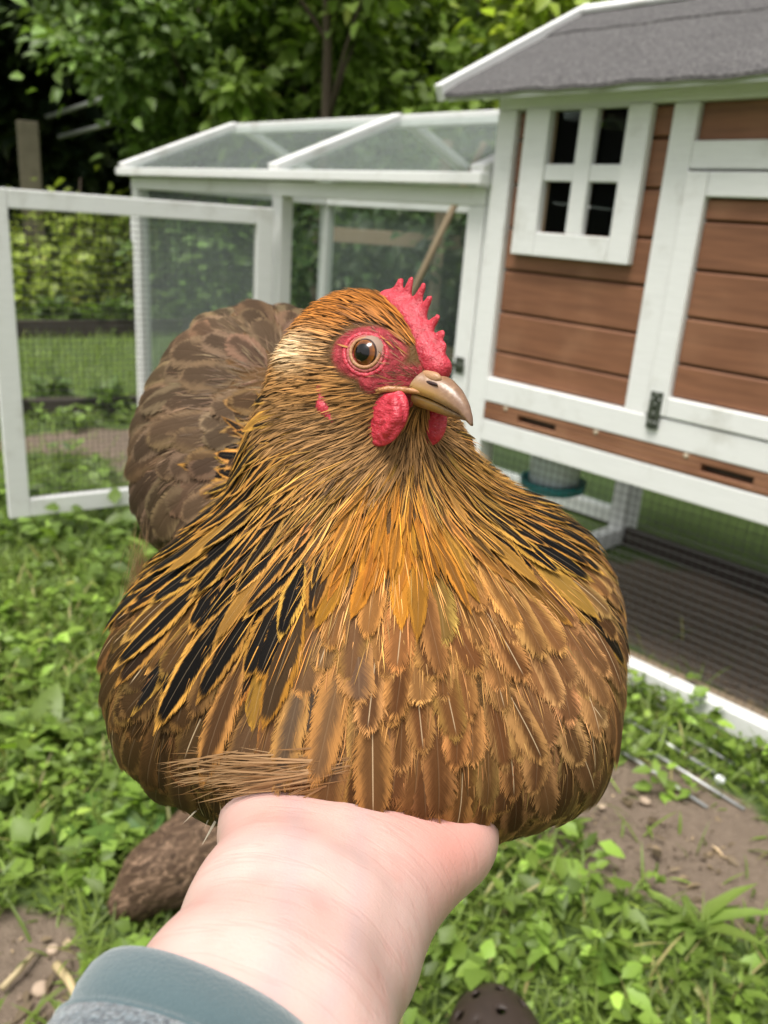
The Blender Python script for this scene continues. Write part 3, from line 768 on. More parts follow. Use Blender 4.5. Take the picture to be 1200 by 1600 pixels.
# tendons down the middle of the wrist
for off, hgt in ((-0.004, 0.0190), (0.006, 0.0185)):
    ARM.cap(A1 + side * off + up_arm * (hgt - .0012), A2 + side * (off * 1.4) + up_arm * (hgt - 0.0016), .0026, .0020, k=0.010)
# palm under the bird
PALM = K(545, 1240, .330) + DOWNC * 0.010
for sg in (-1, 0, 1):
    ARM.cap(A0 + side * .0165 * sg + DOWNC * .004, PALM + side * .024 * sg, .0175, .0120, k=0.014)
# thumb: swelling at its base, two joints, curled round the bird's side
T0, T1, T2, T3 = K(575, 1370, .250), K(694, 1308, .274), K(742, 1278, .298), K(765, 1230, .326)
ARM.cap(T0, T1, .0165, .0130, k=0.018).cap(T1, T2, .0132, .0108, k=0.008).cap(T2, T3, .0104, .0082, k=0.004)
ARM.cap(K(540, 1465, .232), T1, .0095, .0105, k=0.018)
# four fingers, unequal, spread under the belly and slightly curled up
for i, (sg, ln) in enumerate(((-1.15, .058), (-.4, .074), (.4, .080), (1.15, .070))):
    b0 = PALM + side * .0205 * sg; sp = unit(FWDC + side * .10 * sg + DOWNC * .10)
    b1 = b0 + sp * ln * .48; b2 = b1 + unit(FWDC + UPC * .25 + side * .05 * sg) * ln * .30; b3 = b2 + unit(FWDC + UPC * .6) * ln * .24
    ARM.cap(b0, b1, .0098, .0088, k=0.007).cap(b1, b2, .0088, .0080, k=0.003).cap(b2, b3, .0080, .0068, k=0.003)
M = Mat('fair_skin'); c = M.coord('Object'); n1, n2, n3, n4 = M.noise(26, c, 3), M.noise(70, c, 4), M.noise(1300, c, 3), M.noise(34, M.coord('Object', (1, 1, 1)), 2)
at = M.n('Attribute', attribute_name='col')
col = M.mix(n1, (0.56, 0.345, 0.300), (0.68, 0.475, 0.425)); col = M.mix(M.smooth(n2, 0.45, 0.7, 0, 0.28), col, (0.58, 0.27, 0.23))
col = M.mix(M.smooth(n4, 0.56, 0.68, 0, 0.30), col, (0.46, 0.33, 0.32))
sp_ = M.n('SeparateColor', Color=at.outputs['Color'])
col = M.mix(sp_.outputs[0], col, (0.64, 0.27, 0.22)); col = M.mix(sp_.outputs[1], col, (0.42, 0.33, 0.34))
def dotc(vec, s_):
    d_ = M.n('VectorMath', operation='DOT_PRODUCT'); M.put(d_.inputs[0], c); d_.inputs[1].default_value = tuple(np.asarray(vec) @ CM); return M.math('MULTIPLY', d_.outputs['Value'], s_)
fine = M.noise(1.0, M.n('CombineXYZ', X=dotc(axis, 1100.0), Y=dotc(side, 170.0), Z=dotc(up_arm, 170.0)).outputs[0], 3, 0.6)
crease = M.noise(1.0, M.n('CombineXYZ', X=dotc(axis, 210.0), Y=dotc(side, 22.0), Z=dotc(up_arm, 22.0)).outputs[0], 2, 0.5)
crease = M.smooth(M.math('ABSOLUTE', M.math('SUBTRACT', crease, 0.5)), 0.0, 0.035, 0.0, 1.0)
col = M.mix(M.math('MULTIPLY', M.math('SUBTRACT', 1.0, crease), 0.16), col, (0.50, 0.22, 0.19))
SKIN = M.done(M.pbr(col, 0.48, M.bump(M.math('ADD', M.math('ADD', n3, fine), M.math('MULTIPLY', crease, 0.7)), 0.16, 0.0010), **{'Subsurface Weight': 0.08, 'Subsurface Radius': (0.012, 0.004, 0.002), 'Subsurface Scale': 0.6}))
arm_o = to_world(A2) * np.array([1, 1, 0]) + np.array([0, 0, 0])
arm_root_loc = to_world(A2)
def flush(V):     # blood-red areas at the heel of the hand
    w = np.exp(-(np.linalg.norm(V - K(700, 1300, .255), axis=1) / .022) ** 2) * .75 + np.exp(-(np.linalg.norm(V - K(410, 1290, .243), axis=1) / .016) ** 2) * .35
    def line(pts, wd):
        d = np.full(len(V), 9.0)
        for p, q in zip(pts[:-1], pts[1:]):
            ba = q - p; h = np.clip((V - p) @ ba / (ba @ ba), 0, 1); d = np.minimum(d, np.linalg.norm(V - p - h[:, None] * ba, axis=1))
        return np.exp(-(d / wd) ** 2)
    def on(x, y, dd): return ARM.proj(K(x, y, dd)[None], 6)[0]
    vein = np.maximum(line([on(455, 1290, .25), on(450, 1400, .215), on(420, 1500, .195), on(400, 1600, .18)], .0035), .8 * line([on(560, 1330, .25), on(530, 1420, .215), on(505, 1520, .195), on(470, 1600, .18)], .003))
    return np.stack([w, vein * .45, w, np.ones(len(w))], 1)
person = sdf_object('person', ARM, (-.16, .03, .10), (.07, .17, .46), .0022, SKIN, None, arm_root_loc, flush)
person.location = arm_root_loc
tag(person, 'bare pale forearm and palm up hand holding the brown hen from below', 'person')
# sleeve: hem band and knitted body round the forearm
def sleeve_ring(t, grow, n=72):
    """ring at distance t (m) down the arm from the rim"""
    c = K(340, 1688, .177) + (-axis) * t
    w = np.linspace(0, 2 * math.pi, n, endpoint=False)
    wob = 1 + 0.02 * np.sin(3 * w + t * 60) + 0.015 * np.sin(5 * w + 1 - t * 90)
    return c + np.outer(np.cos(w) * (.0335 + grow) * wob, side) + np.outer(np.sin(w) * (.0268 + grow) * wob, up_arm) + np.outer(-0.010 * np.cos(w) + .002 * np.sin(2 * w), axis)
def ring_mesh(prof, n=72):
    V = np.concatenate([sleeve_ring(t, g, n) for t, g in prof]); Fc = []
    for i in range(len(prof) - 1):
        for k in range(n): k2 = (k + 1) % n; Fc.append((i * n + k, i * n + k2, (i + 1) * n + k2, (i + 1) * n + k))
    return to_world(V) - arm_root_loc, np.array(Fc)[:, ::-1]
def mat_fleece(name, a, b, knit):
    M = Mat(name); c = M.coord('Object')
    if knit:
        w = M.noise(900, M.coord('Object', (1, 1, 1)), 3, 0.7); n2 = M.noise(260, c, 2); col = M.mix(M.smooth(w, 0.42, 0.66), a, b); h = M.math('ADD', w, n2); st = 0.9
    else:
        w = M.noise(1500, c, 3, 0.7); n2 = M.noise(40, c, 3); col = M.mix(M.math('ADD', M.math('MULTIPLY', w, 0.7), M.math('MULTIPLY', n2, 0.3)), a, b); h = w; st = 0.5
    return M.done(M.pbr(col, 0.95, M.bump(h, st, 0.0012), **{'Sheen Weight': 0.5, 'Sheen Roughness': 0.5}))
V, Fc = ring_mesh([(.0135, .0022), (.015, .0030), (.019, .0036), (.025, .0036), (.035, .0045), (.05, .0065), (.07, .009), (.10, .011)])
sl_o = link('sleeve', mesh('sleeve', V, Fc, True), mat_fleece('blue_grey_knit', (0.035, 0.050, 0.065), (0.17, 0.215, 0.24), True), person)
V, Fc = ring_mesh([(.012, -.0016), (.004, -.0012), (.0008, -.0004), (-.0004, .0008), (.0006, .0022), (.003, .0030), (.007, .0030), (.0105, .0024), (.0118, .0014), (.0128, .0012), (.0136, .0024), (.0142, .0034), (.0150, .0030), (.0155, .0010)])
link('cuff', mesh('cuff', V, Fc, True), mat_fleece('teal_grey_fleece', (0.045, 0.078, 0.088), (0.098, 0.148, 0.162), False), sl_o)


# ------------------------------------------------------------------ the hen in the hand
# head frame: HF towards the beak, HL towards the cheek that shows, HU up
HF = unit(np.array([.70, .30, -.65])); HU = np.array([0, -1.0, 0]); HU = unit(HU - (HU @ HF) * HF); HLt = np.cross(HF, HU)
HA = np.stack([HF, HLt, HU])
HO = K(573, 553, .272) - np.array([.010, .0145, .004]) @ HA
def hd(a, b, c): return HO + np.array([a, b, c]) / 1000 @ HA          # head millimetres -> camera axes
BODY = SDF()
BODY.ell(K(574, 1005, .338), (.083, .069, .084), k=.03)
BODY.ell(K(510, 915, .410), (.070, .064, .080), k=.035)
BODY.ell(K(412, 690, .475), (.064, .076, .070), k=.04)
BODY.ell(K(322, 745, .450), (.032, .040, .050), k=.03)
BODY.ell(K(585, 1095, .330), (.076, .046, .066), k=.03)
BODY.ell(K(590, 1150, .308), (.062, .024, .048), k=.025)
BODY.ell(K(318, 1045, .368), (.027, .038, .085), k=.028)
BODY.ell(K(822, 1050, .362), (.025, .045, .085), k=.03)
BODY.ell(K(382, 985, .352), (.036, .030, .060), k=.028)
BODY.ell(K(795, 935, .360), (.034, .040, .065), k=.03)
BODY.ell(K(675, 790, .420), (.036, .028, .05), k=.03)
NK0, NK1, NK2 = hd(-14, 0, -8), K(556, 730, .316), K(580, 910, .330)
BODY.cap(NK0, NK1, .0200, .0345, k=.02)
BODY.cap(NK1, NK2, .0345, .0580, k=.035)
BODY.ell(hd(-6, 0, 5), (.0270, .0162, .0185), HA, k=.014)
BODY.ell(hd(12, 0, 0), (.0145, .0105, .0105), HA, k=.010)
BODY.ell(hd(0, 0, -11), (.0190, .0150, .0165), HA, k=.014)
hen_loc = to_world(K(570, 1262, .345))
hen = empty('hen', tuple(hen_loc), 0, 'brown and gold hen with black edged neck feathers and red comb, held on the hand', 'hen')

def on_body(px, py):
    """the point of the plumage surface at a bearing"""
    u = np.stack([(np.atleast_1d(px) - 600) / FPX, (np.atleast_1d(py) - 800) / FPX, np.ones(np.size(px))], 1); L = np.linalg.norm(u, axis=1); t = np.full(len(u), .2)
    for _ in range(40): t += BODY(u * t[:, None]) / L * .9
    return u * t[:, None]
def head_mm(P): return (P - HO) @ HA.T * 1000
def face_mask(P):
    """1 on the bare red face"""
    q = head_mm(P); a, b, c = q[:, 0], np.abs(q[:, 1]), q[:, 2]
    e1 = ((a - 10.8) / 11.0) ** 2 + ((c - 4.4) / 8.7) ** 2
    t = np.clip((a - 16) / 16, 0, 1); d2 = np.hypot(a - (16 + 16 * t), c - (-3 + 4.5 * t)) / 4.8
    d3 = np.hypot((a - 23) / 4.5, (c + 7.5) / 4.5)
    d = np.minimum(np.minimum(np.sqrt(e1), d2), d3)
    near = (np.linalg.norm(q, axis=1) < 45) & (b > 4.0)
    return np.where(near, np.clip((1.08 - d) / 0.16, 0, 1), 0) * np.clip((q[:, 0] + 30) / 10, 0, 1)

V, Q = surface_nets(BODY, (-.17, -.12, .20), (.13, .16, .57), .0042)
bm = bmesh.new(); bv = [bm.verts.new(v) for v in V]
for q in Q:
    try: bm.faces.new([bv[i] for i in q])
    except ValueError: pass
for lvl in range(2):
    eds = [e for e in bm.edges if np.linalg.norm(np.array((e.verts[0].co + e.verts[1].co) / 2) - hd(8, 0, 0)) < (.040 if lvl == 0 else .034)]
    bmesh.ops.subdivide_edges(bm, edges=eds, cuts=1, use_grid_fill=True)
V = BODY.proj(np.array([v.co for v in bm.verts]), 2)
fm = face_mask(V); nn = BODY.normal(V)
wr = np.array([mnoise.noise(Vector(v * 420)) + 0.6 * mnoise.noise(Vector(v * 900)) for v in V])
V2 = V + nn * (fm * (0.0005 + 0.00035 * wr))[:, None]
for v, p in zip(bm.verts, to_world(V2) - hen_loc): v.co = p
body_me = bpy.data.meshes.new('body'); bm.to_mesh(body_me); bm.free()
body_me.polygons.foreach_set('use_smooth', np.ones(len(body_me.polygons), bool))
attr(body_me, 'col', np.stack([fm, fm, fm, np.ones(len(fm))], 1))
def red_skin(nm, base, dark, pale):
    M = Mat(nm); c = M.coord('Object'); n1, n2, n3 = M.noise(330, c, 3, 0.6), M.noise(1100, c, 2, 0.6), M.noise(90, c, 2)
    col = M.mix(M.smooth(n1, 0.3, 0.7), dark, base); col = M.mix(M.smooth(n2, 0.60, 0.72, 0, 0.55), col, pale); col = M.mix(M.math('MULTIPLY', n3, 0.4), col, dark)
    return M, col, M.bump(M.math('ADD', n1, M.math('MULTIPLY', n2, 0.5)), 0.75, 0.0011)
M, col, nb = red_skin('bare_face_and_underplumage', (0.42, 0.048, 0.062), (0.19, 0.018, 0.022), (0.60, 0.22, 0.20))
a_ = M.n('Attribute', attribute_name='col')
link('body', body_me, M.done(M.pbr(M.mix(a_.outputs['Fac'], (0.11, 0.055, 0.018), col), 0.7, nb, **{'Specular IOR Level': 0.2, 'Subsurface Weight': 0.12, 'Subsurface Radius': (0.006, 0.0015, 0.001), 'Subsurface Scale': 0.5})), hen)
M, col, nb = red_skin('red_comb_skin', (0.58, 0.045, 0.070), (0.36, 0.016, 0.030), (0.76, 0.28, 0.29))
COMB = M.done(M.pbr(col, 0.5, nb, **{'Subsurface Weight': 0.25, 'Subsurface Radius': (0.006, 0.0015, 0.001), 'Subsurface Scale': 0.6}))

M, col, nb = red_skin('smooth_wattle_skin', (0.58, 0.045, 0.070), (0.42, 0.020, 0.036), (0.70, 0.20, 0.21))
WATTLE = M.done(M.pbr(col, 0.45, M.bump(M.math('ADD', M.noise(190, M.coord('Object', (1, 1, 2.2)), 3), M.math('MULTIPLY', M.noise(700, M.coord('Object'), 2), 0.4)), 0.75, 0.0016), **{'Subsurface Weight': 0.25, 'Subsurface Radius': (0.006, 0.0015, 0.001), 'Subsurface Scale': 0.6}))
# comb
CB = SDF(); fl = (HLt, 1.9)
base_pts = [(0.5, 22.0), (6, 20.5), (11, 18.5), (15.5, 15), (19.5, 11), (24, 7.5), (29, 4.8)]
for p, q in zip(base_pts[:-1], base_pts[1:]): CB.cap(hd(p[0], 0, p[1]), hd(q[0], 0, q[1]), .0045, .0045, k=.003, flat=(HLt, 1.05))
for (b0, b1, t0, t1, r0, r1) in ((3, 21, 3.8, 29.6, 3.6, 1.3), (7.6, 20, 8.4, 30.6, 3.0, 1.1), (11.5, 18, 14.6, 29.4, 3.2, 1.1), (15.0, 16, 18.4, 25.8, 2.8, 1.1), (18.5, 12.5, 23.4, 20.2, 3.0, 1.2), (22, 9, 26.8, 15.4, 2.6, 1.5), (24, 7.5, 28.6, 11.6, 2.6, 1.6)):
    CB.cap(hd(b0, 0, b1), hd(t0, 0, t1), r0 / 1000, r1 / 1000, k=.0022, flat=fl)
c0 = hd(14, 0, 16)
comb = sdf_object('comb', CB, c0 - .026, c0 + .026, .0008, COMB, hen, hen_loc)
# wattles, ear lobe
WT = SDF().ell(hd(18.5, 11.6, -16.8), (.0100, .0016, .0076), HA, k=.003).ell(hd(23, 10.0, -11.5), (.0056, .0028, .0066), HA, k=.005)
WT.cap(hd(24.5, 12.4, -8), hd(27.5, 13.0, -13), .0013, .0014, k=.0012).cap(hd(27.5, 13.0, -13), hd(25.0, 13.6, -18.5), .0014, .0012, k=.0012)
sdf_object('wattle', WT, hd(22, 11, -15) - .019, hd(22, 11, -15) + .019, .0007, WATTLE, hen, hen_loc)
WT = SDF().ell(hd(22, -8.5, -15.5), (.0085, .0022, .0070), HA, k=.003).ell(hd(24, -8.5, -11.5), (.0050, .0020, .0060), HA, k=.004)
sdf_object('wattle', WT, hd(22, -8.5, -15) - .016, hd(22, -8.5, -15) + .016, .0008, WATTLE, hen, hen_loc)
lp = on_body(np.array([499., 504, 518]), np.array([608., 636, 658])); lp = lp + BODY.normal(lp) * .0001
LB = SDF().cap(lp[0], lp[1], .0014, .0022, k=.002, flat=(HLt, 1.3)).cap(lp[1], lp[2], .0022, .0014, k=.002, flat=(HLt, 1.4))
sdf_object('ear_lobe', LB, lp[1] - .014, lp[1] + .014, .0008, COMB, hen, hen_loc)

# eye
def eye(sg):
    ec = hd(10.0, 11.7 * sg, 4.0); ax = unit(HLt * sg + (np.array([0, 0, -0.22]) + HF * 0.10 if sg > 0 else 0)); u_ = unit(np.cross(ax, HU)); v_ = np.cross(u_, ax); R = .0068
    Vv = []; C = []; n = 48; rings = np.concatenate([np.linspace(0.01, 1.0, 40), [1.3, 1.7, 2.2, 2.8]])
    for th in rings:
        for k in range(n):
            w = 2 * math.pi * k / n; bul = 1.0 + 0.07 * max(0, 1 - th / 0.75)
            Vv.append(ec + R * bul * (ax * math.cos(th) + (u_ * math.cos(w) + v_ * math.sin(w)) * math.sin(th)))
            f = th / 0.72; nz = mnoise.noise(Vector((math.cos(w) * 6, math.sin(w) * 6, f * 2.0)))
            if f < 0.55: c = (0.003, 0.002, 0.002)
            elif f < 0.60: t = (f - .55) / .05; c = tuple(0.004 * (1 - t) + t * x for x in (0.10, 0.028, 0.005))
            elif f < 0.90: t = (f - .60) / .30; s_ = 0.9 + 0.5 * nz; c = tuple((x * (1 - t) + y * t) * s_ for x, y in zip((0.11, 0.030, 0.005), (0.25, 0.080, 0.013)))
            elif f < 1.05: c = (0.035, 0.012, 0.006)
            else: c = (0.30, 0.20, 0.15)
            C.append((*c, 1))
    Fc = [(i * n + k, i * n + (k + 1) % n, (i + 1) * n + (k + 1) % n, (i + 1) * n + k) for i in range(len(rings) - 1) for k in range(n)] + [tuple(range(n))]
    me = mesh('eye', to_world(Vv) - hen_loc, Fc, True); attr(me, 'col', C)
    M = Mat('eye_surface'); a = M.n('Attribute', attribute_name='col')
    o = link('eye', me, M.done(M.pbr(a.outputs['Color'], 0.12, None, **{'Coat Weight': 0.35, 'Coat Roughness': 0.02, 'Specular IOR Level': 0.3})), hen)
    def lid(name, rad, sx, sy, tube, out, cols, mat, zig):
        w = np.linspace(0, 2 * math.pi, 80, endpoint=False)
        p = ec + ax * .004 + np.outer(np.cos(w) * rad * sx, u_) + np.outer(np.sin(w) * rad * sy, v_)
        p = BODY.proj(p, 3); N_ = BODY.normal(p); p = p + N_ * out
        s1 = unit(p - (ec + ax * .003)); s1 = unit(s1 - np.sum(s1 * N_, 1, keepdims=True) * N_)
        Vv = []; m = 10
        for k in range(80):
            tb = tube * (1 + zig * math.sin(w[k] * 23) * 0.4 + zig * 0.5 * mnoise.noise(Vector((math.cos(w[k]) * 9, math.sin(w[k]) * 9, rad * 900))))
            for j in range(m):
                t = 2 * math.pi * j / m; Vv.append(p[k] + tb * (1.25 * s1[k] * math.cos(t) + N_[k] * math.sin(t)))
        Fc = [(k * m + j, k * m + (j + 1) % m, ((k + 1) % 80) * m + (j + 1) % m, ((k + 1) % 80) * m + j) for k in range(80) for j in range(m)]
        return link(name, mesh(name, to_world(Vv) - hen_loc, Fc, True), mat, o)
    lid('eyelid', .00500, 1.0, 0.97, .00050, .0010, None, simple('pale_eyelid', (0.36, 0.17, 0.075), 0.45, 0.25, 900, 0.3), 0.15)
    lid('eyelid', .00605, 1.0, 0.96, .00055, .0005, None, simple('pink_eyelid', (0.36, 0.075, 0.065), 0.5, 0.3, 900, 0.4), 0.2)
    lid('eyelid', .00740, 1.03, 0.95, .00065, .0002, None, COMB, 0.3)
    return o
eye(1); eye(-1)

# beak
def loft(st, bot, top, wid, closed_up, n=18):
    V = []; C = []
    for a, b, t, w in zip(st, bot, top, wid):
        for k in range(n):
            if k < n - 5: th = math.pi * k / (n - 6); y = math.cos(th); z = math.sin(th) ** (0.8)
            else: y = -1 + 2 * (k - (n - 6)) / 6; z = -0.0
            if not closed_up: z = -z
            V.append(hd(a, w * y, (b + (t - b) * z) if closed_up else (t + (t - b) * z)))
    m = len(st); Fc = [(i * n + k, i * n + (k + 1) % n, (i + 1) * n + (k + 1) % n, (i + 1) * n + k) for i in range(m - 1) for k in range(n)]
    Fc += [tuple(range(n))[::-1], tuple((m - 1) * n + k for k in range(n))]
    if not closed_up: Fc = [f[::-1] for f in Fc]
    return V, Fc
st = np.linspace(0, 1, 22)
def cur(xs, ys): return lambda x: np.interp(x, xs, ys)
Aup = cur([0, .15, .35, .55, .75, .9, 1], [15, 22.5, 30, 36.5, 42, 45.8, 47.7])(st)
top_ = cur([15, 20, 25, 30.9, 35.2, 40, 44.3, 47, 47.8], [4.5, 4.5, 4.2, 3.3, 2.4, .1, -3.5, -7.2, -9.4])(Aup)
bot_ = cur([15, 19, 24.4, 33.2, 38, 43.3, 47.7], [-5.4, -5.0, -4.4, -5.0, -5.9, -7.2, -10.0])(Aup)
wid_ = cur([15, 19, 24.5, 30, 35, 40, 44, 47, 48], [9.6, 9.0, 7.8, 6.3, 5.0, 3.6, 2.2, 1.0, .5])(Aup)
V, Fc = loft(Aup, bot_, top_, wid_, True)
def beak_mat(nm, lower):
    M = Mat(nm); a = M.n('Attribute', attribute_name='col'); c = M.coord('Object'); n1 = M.noise(260, c, 4, 0.6); n2 = M.noise(900, c, 3)
    s_ = M.n('SeparateColor'); M.put(s_.inputs[0], a.outputs['Color'])
    col = M.mix(M.smooth(s_.outputs[1], 0.05, 0.6), (0.40, 0.23, 0.060), (0.25, 0.135, 0.068))
    col = M.mix(M.math('MULTIPLY', M.smooth(s_.outputs[0], 0.35, 0.9), 0.9), col, (0.17, 0.095, 0.062))
    col = M.mix(M.smooth(n1, 0.45, 0.75, 0, 0.5), col, (0.42, 0.27, 0.16)); col = M.mix(M.smooth(n2, 0.66, 0.72, 0, 0.7), col, (0.16, 0.10, 0.06))
    return M.done(M.pbr(col, 0.30, M.bump(n1, 0.18, 0.001), **{ 'Subsurface Weight': 0.1, 'Subsurface Radius': (0.003, 0.0015, 0.001), 'Subsurface Scale': 0.5}))
def beak_part(name, V, Fc, lo, hi, mat):
    me = mesh(name, to_world(np.array(V)) - hen_loc, Fc, True); q = head_mm(np.array(V))
    f = np.clip((q[:, 0] - 19) / 29, 0, 1); b = np.interp(q[:, 0], Aup, bot_); t = np.interp(q[:, 0], Aup, top_)
    g = np.clip((q[:, 2] - b) / np.maximum(t - b, .5), 0, 1); attr(me, 'col', np.stack([f, g, g, np.ones(len(f))], 1))
    return link(name, me, mat, hen)
bk = beak_part('upper_beak', V, Fc, 0, 1, beak_mat('horn', False))
Alo = np.linspace(17, 45.2, 16)
V, Fc = loft(Alo, cur([17, 24, 37, 45.2], [-10.0, -9.0, -9.4, -9.0])(Alo), cur([17, 24.4, 33.2, 43.3, 46], [-5.8, -4.9, -5.7, -7.6, -8.8])(Alo), cur([17, 24, 33, 40, 45.2], [7.0, 6.2, 4.2, 2.4, .5])(Alo), False)
beak_part('lower_beak', V, Fc, 0, 1, beak_mat('pale_horn', True))
NO = SDF().ell(hd(29.5, 3.3, 1.7), (.0044, .0016, .0020), HA, k=.001)
nos = sdf_object('nostril_flap', NO, hd(29.5, 3.3, 1.7) - .006, hd(29.5, 3.3, 1.7) + .006, .0005, simple('waxy_cere', (0.38, 0.21, 0.105), 0.45, 0.2, 400, 0.2), bk, hen_loc)
gp = BODY.proj(np.array([hd(a, b, c) for a, b, c in ((14.5, 10.5, -6.4), (16, 10.2, -5.7), (18, 9.6, -4.9), (20.5, 9.0, -4.5), (23, 8.4, -4.3), (26, 7.6, -4.2), (29, 6.6, -4.2))]), 2)
gp[-2:] = np.array([hd(26, 6.4, -3.9), hd(29, 5.4, -3.9)]); gp = gp + BODY.normal(gp) * .0006
V, Fc = cone_tube(gp, [.0004, .0008, .0011, .0012, .0012, .0010, .0006], 10); link('gape', mesh('gape', to_world(np.array(V)) - hen_loc, Fc, True), simple('yellow_gape', (0.38, 0.17, 0.060), 0.4, 0.25, 500, 0.3), bk)
NO = SDF().ell(hd(31.5, 5.0, -.2), (.0030, .0006, .0006), HA, k=.001)
sdf_object('nostril', NO, hd(31.5, 5.0, -.2) - .004, hd(31.5, 5.0, -.2) + .004, .0003, simple('dark_slit', (0.03, 0.012, 0.01), 0.7), bk, hen_loc)

# ---- feathers -------------------------------------------------------------
def mat_feather():
    M = Mat('feather'); uv = M.n('Attribute', attribute_name='fuv'); ca = M.n('Attribute', attribute_name='ca'); cb = M.n('Attribute', attribute_name='cb')
    s_ = M.n('SeparateXYZ'); M.put(s_.inputs[0], uv.outputs['Vector'])
    u = M.math('SUBTRACT', M.math('MULTIPLY', s_.outputs[0], 2.0), 1.0); v = s_.outputs[1]; seed = s_.outputs[2]; mw = uv.outputs['Alpha']
    au = M.math('ABSOLUTE', u)
    barb = M.math('SUBTRACT', v, M.math('MULTIPLY', au, 0.28))                 # barbs slant towards the tip
    sgn = M.math('MULTIPLY', M.math('SIGN', u), 7.0)
    vec = M.n('CombineXYZ', X=M.math('MULTIPLY', barb, 70.0), Y=M.math('ADD', M.math('MULTIPLY', au, 1.6), sgn), Z=M.math('MULTIPLY', seed, 173.0))
    nb = M.noise(1.0, vec.outputs[0], 3, 0.65)
    vec2 = M.n('CombineXYZ', X=M.math('MULTIPLY', v, 5.0), Y=M.math('MULTIPLY', u, 2.0), Z=M.math('MULTIPLY', seed, 91.0))
    nl = M.noise(1.0, vec2.outputs[0], 3)
    nbc = M.math('SUBTRACT', nb, 0.5); nlc = M.math('SUBTRACT', nl, 0.5)
    side_ = M.math('ADD', au, M.math('ADD', M.math('MULTIPLY', nbc, 0.55), M.math('MULTIPLY', nlc, 0.5)))
    soft = M.smooth(M.n('SeparateColor', Color=cb.outputs['Color']).outputs[0], 0.02, 0.09, 0.10, 0.38)
    m1 = M.smooth(side_, M.math('SUBTRACT', mw, soft), M.math('ADD', mw, soft), 1.0, 0.0)
    m2 = M.smooth(M.math('ADD', v, M.math('MULTIPLY', nbc, 0.22)), 0.87, 0.95, 1.0, 0.0)
    mark = M.math('MULTIPLY', M.math('MULTIPLY', m1, m2), cb.outputs['Alpha'])
    col = M.mix(mark, ca.outputs['Color'], cb.outputs['Color'])
    tone = M.math('ADD', 0.72, M.math('ADD', M.math('MULTIPLY', nb, 0.36), M.math('MULTIPLY', nl, 0.22)))
    tn = M.n('CombineColor', Red=tone, Green=tone, Blue=tone)
    col = M.mix(1.0, col, tn.outputs[0], 'MULTIPLY')
    shaft = M.math('MULTIPLY', M.math('MULTIPLY', M.smooth(au, 0.012, 0.04, 1.0, 0.0), M.smooth(v, 0.78, 0.9, 1.0, 0.0)), ca.outputs['Alpha'])
    col = M.mix(shaft, col, (0.62, 0.46, 0.28))
    alpha = M.smooth(M.math('SUBTRACT', M.math('ADD', M.math('SUBTRACT', 1.0, M.math('MULTIPLY', soft, 0.5)), M.math('MULTIPLY', nbc, 1.5)), M.math('SQRT', M.math('ADD', M.math('MULTIPLY', au, au), M.math('POWER', M.math('MAXIMUM', M.math('DIVIDE', M.math('SUBTRACT', v, 0.66), 0.34), 0.0), 2.0)))), -0.06, 0.06)
    h = M.math('ADD', nb, M.math('MULTIPLY', M.smooth(au, 0.0, 0.07, 1.0, 0.0), 0.8))
    p = M.pbr(col, 0.60, M.bump(h, 0.35, 0.0007), **{'Specular IOR Level': 0.06, 'Alpha': alpha})
    return M.done(p)
FEATHER = mat_feather()
def mat_strand():
    M = Mat('fine_feather_strand'); ca = M.n('Attribute', attribute_name='ca')
    return M.done(M.pbr(ca.outputs['Color'], 0.55, None, **{'Specular IOR Level': 0.15}))
STRAND = mat_strand()

def feather_geo(F, P, D, L, W, lift, shape, nx, ny, h0, camber=0.12, free=False, curl=None):
    """vectorised feathers laid along the implicit body F. shape: 0 pointed .. 1 round tip"""
    n = len(P); p = P.copy(); d = D.copy(); spine = []; dirs = []; nor = []
    for k in range(ny + 1):
        N_ = F.normal(p) if not free else nor0 if k else F.normal(p)
        if k == 0: nor0 = N_
        if not free: d = unit(d - np.sum(d * N_, 1, keepdims=True) * N_)
        elif curl is not None: d = unit(d + curl / ny)
        spine.append(p); dirs.append(d); nor.append(N_)
        p = p + d * (L / ny)[:, None]
        if not free: p = F.proj(p, 1)
    out = np.zeros((n, ny + 1, nx + 1, 3)); UV = np.zeros((n, ny + 1, nx + 1, 2))
    for k in range(ny + 1):
        v = k / ny
        pr0 = (min(1, v / .45) ** .7) * (max(0, 1 - max(0, (v - .35) / .65) ** 1.7) ** .85)
        pr1 = (min(1, v / .35) ** .6) * (max(0, 1 - .75 * max(0, (v - .45) / .55) ** 4) ** .5)
        pr = np.maximum(pr0 * (1 - shape) + pr1 * shape, 0.02); 
        S = np.cross(nor[k], dirs[k]); hgt = h0 + lift * L * (v ** 1.15)
        for j in range(nx + 1):
            u = -1 + 2 * j / nx
            q = spine[k] + S * (W * pr * u)[:, None]
            if not free and k > 0: q = F.proj(q, 1)
            out[:, k, j] = q + nor[k] * (hgt - camber * W * pr * u * u)[:, None]
            UV[:, k, j, 0] = (u + 1) / 2; UV[:, k, j, 1] = v
    return out.reshape(n, -1, 3), UV.reshape(n, -1, 2)
def grid_faces(nx, ny):
    return np.array([(k * (nx + 1) + j, k * (nx + 1) + j + 1, (k + 1) * (nx + 1) + j + 1, (k + 1) * (nx + 1) + j) for k in range(ny) for j in range(nx)])
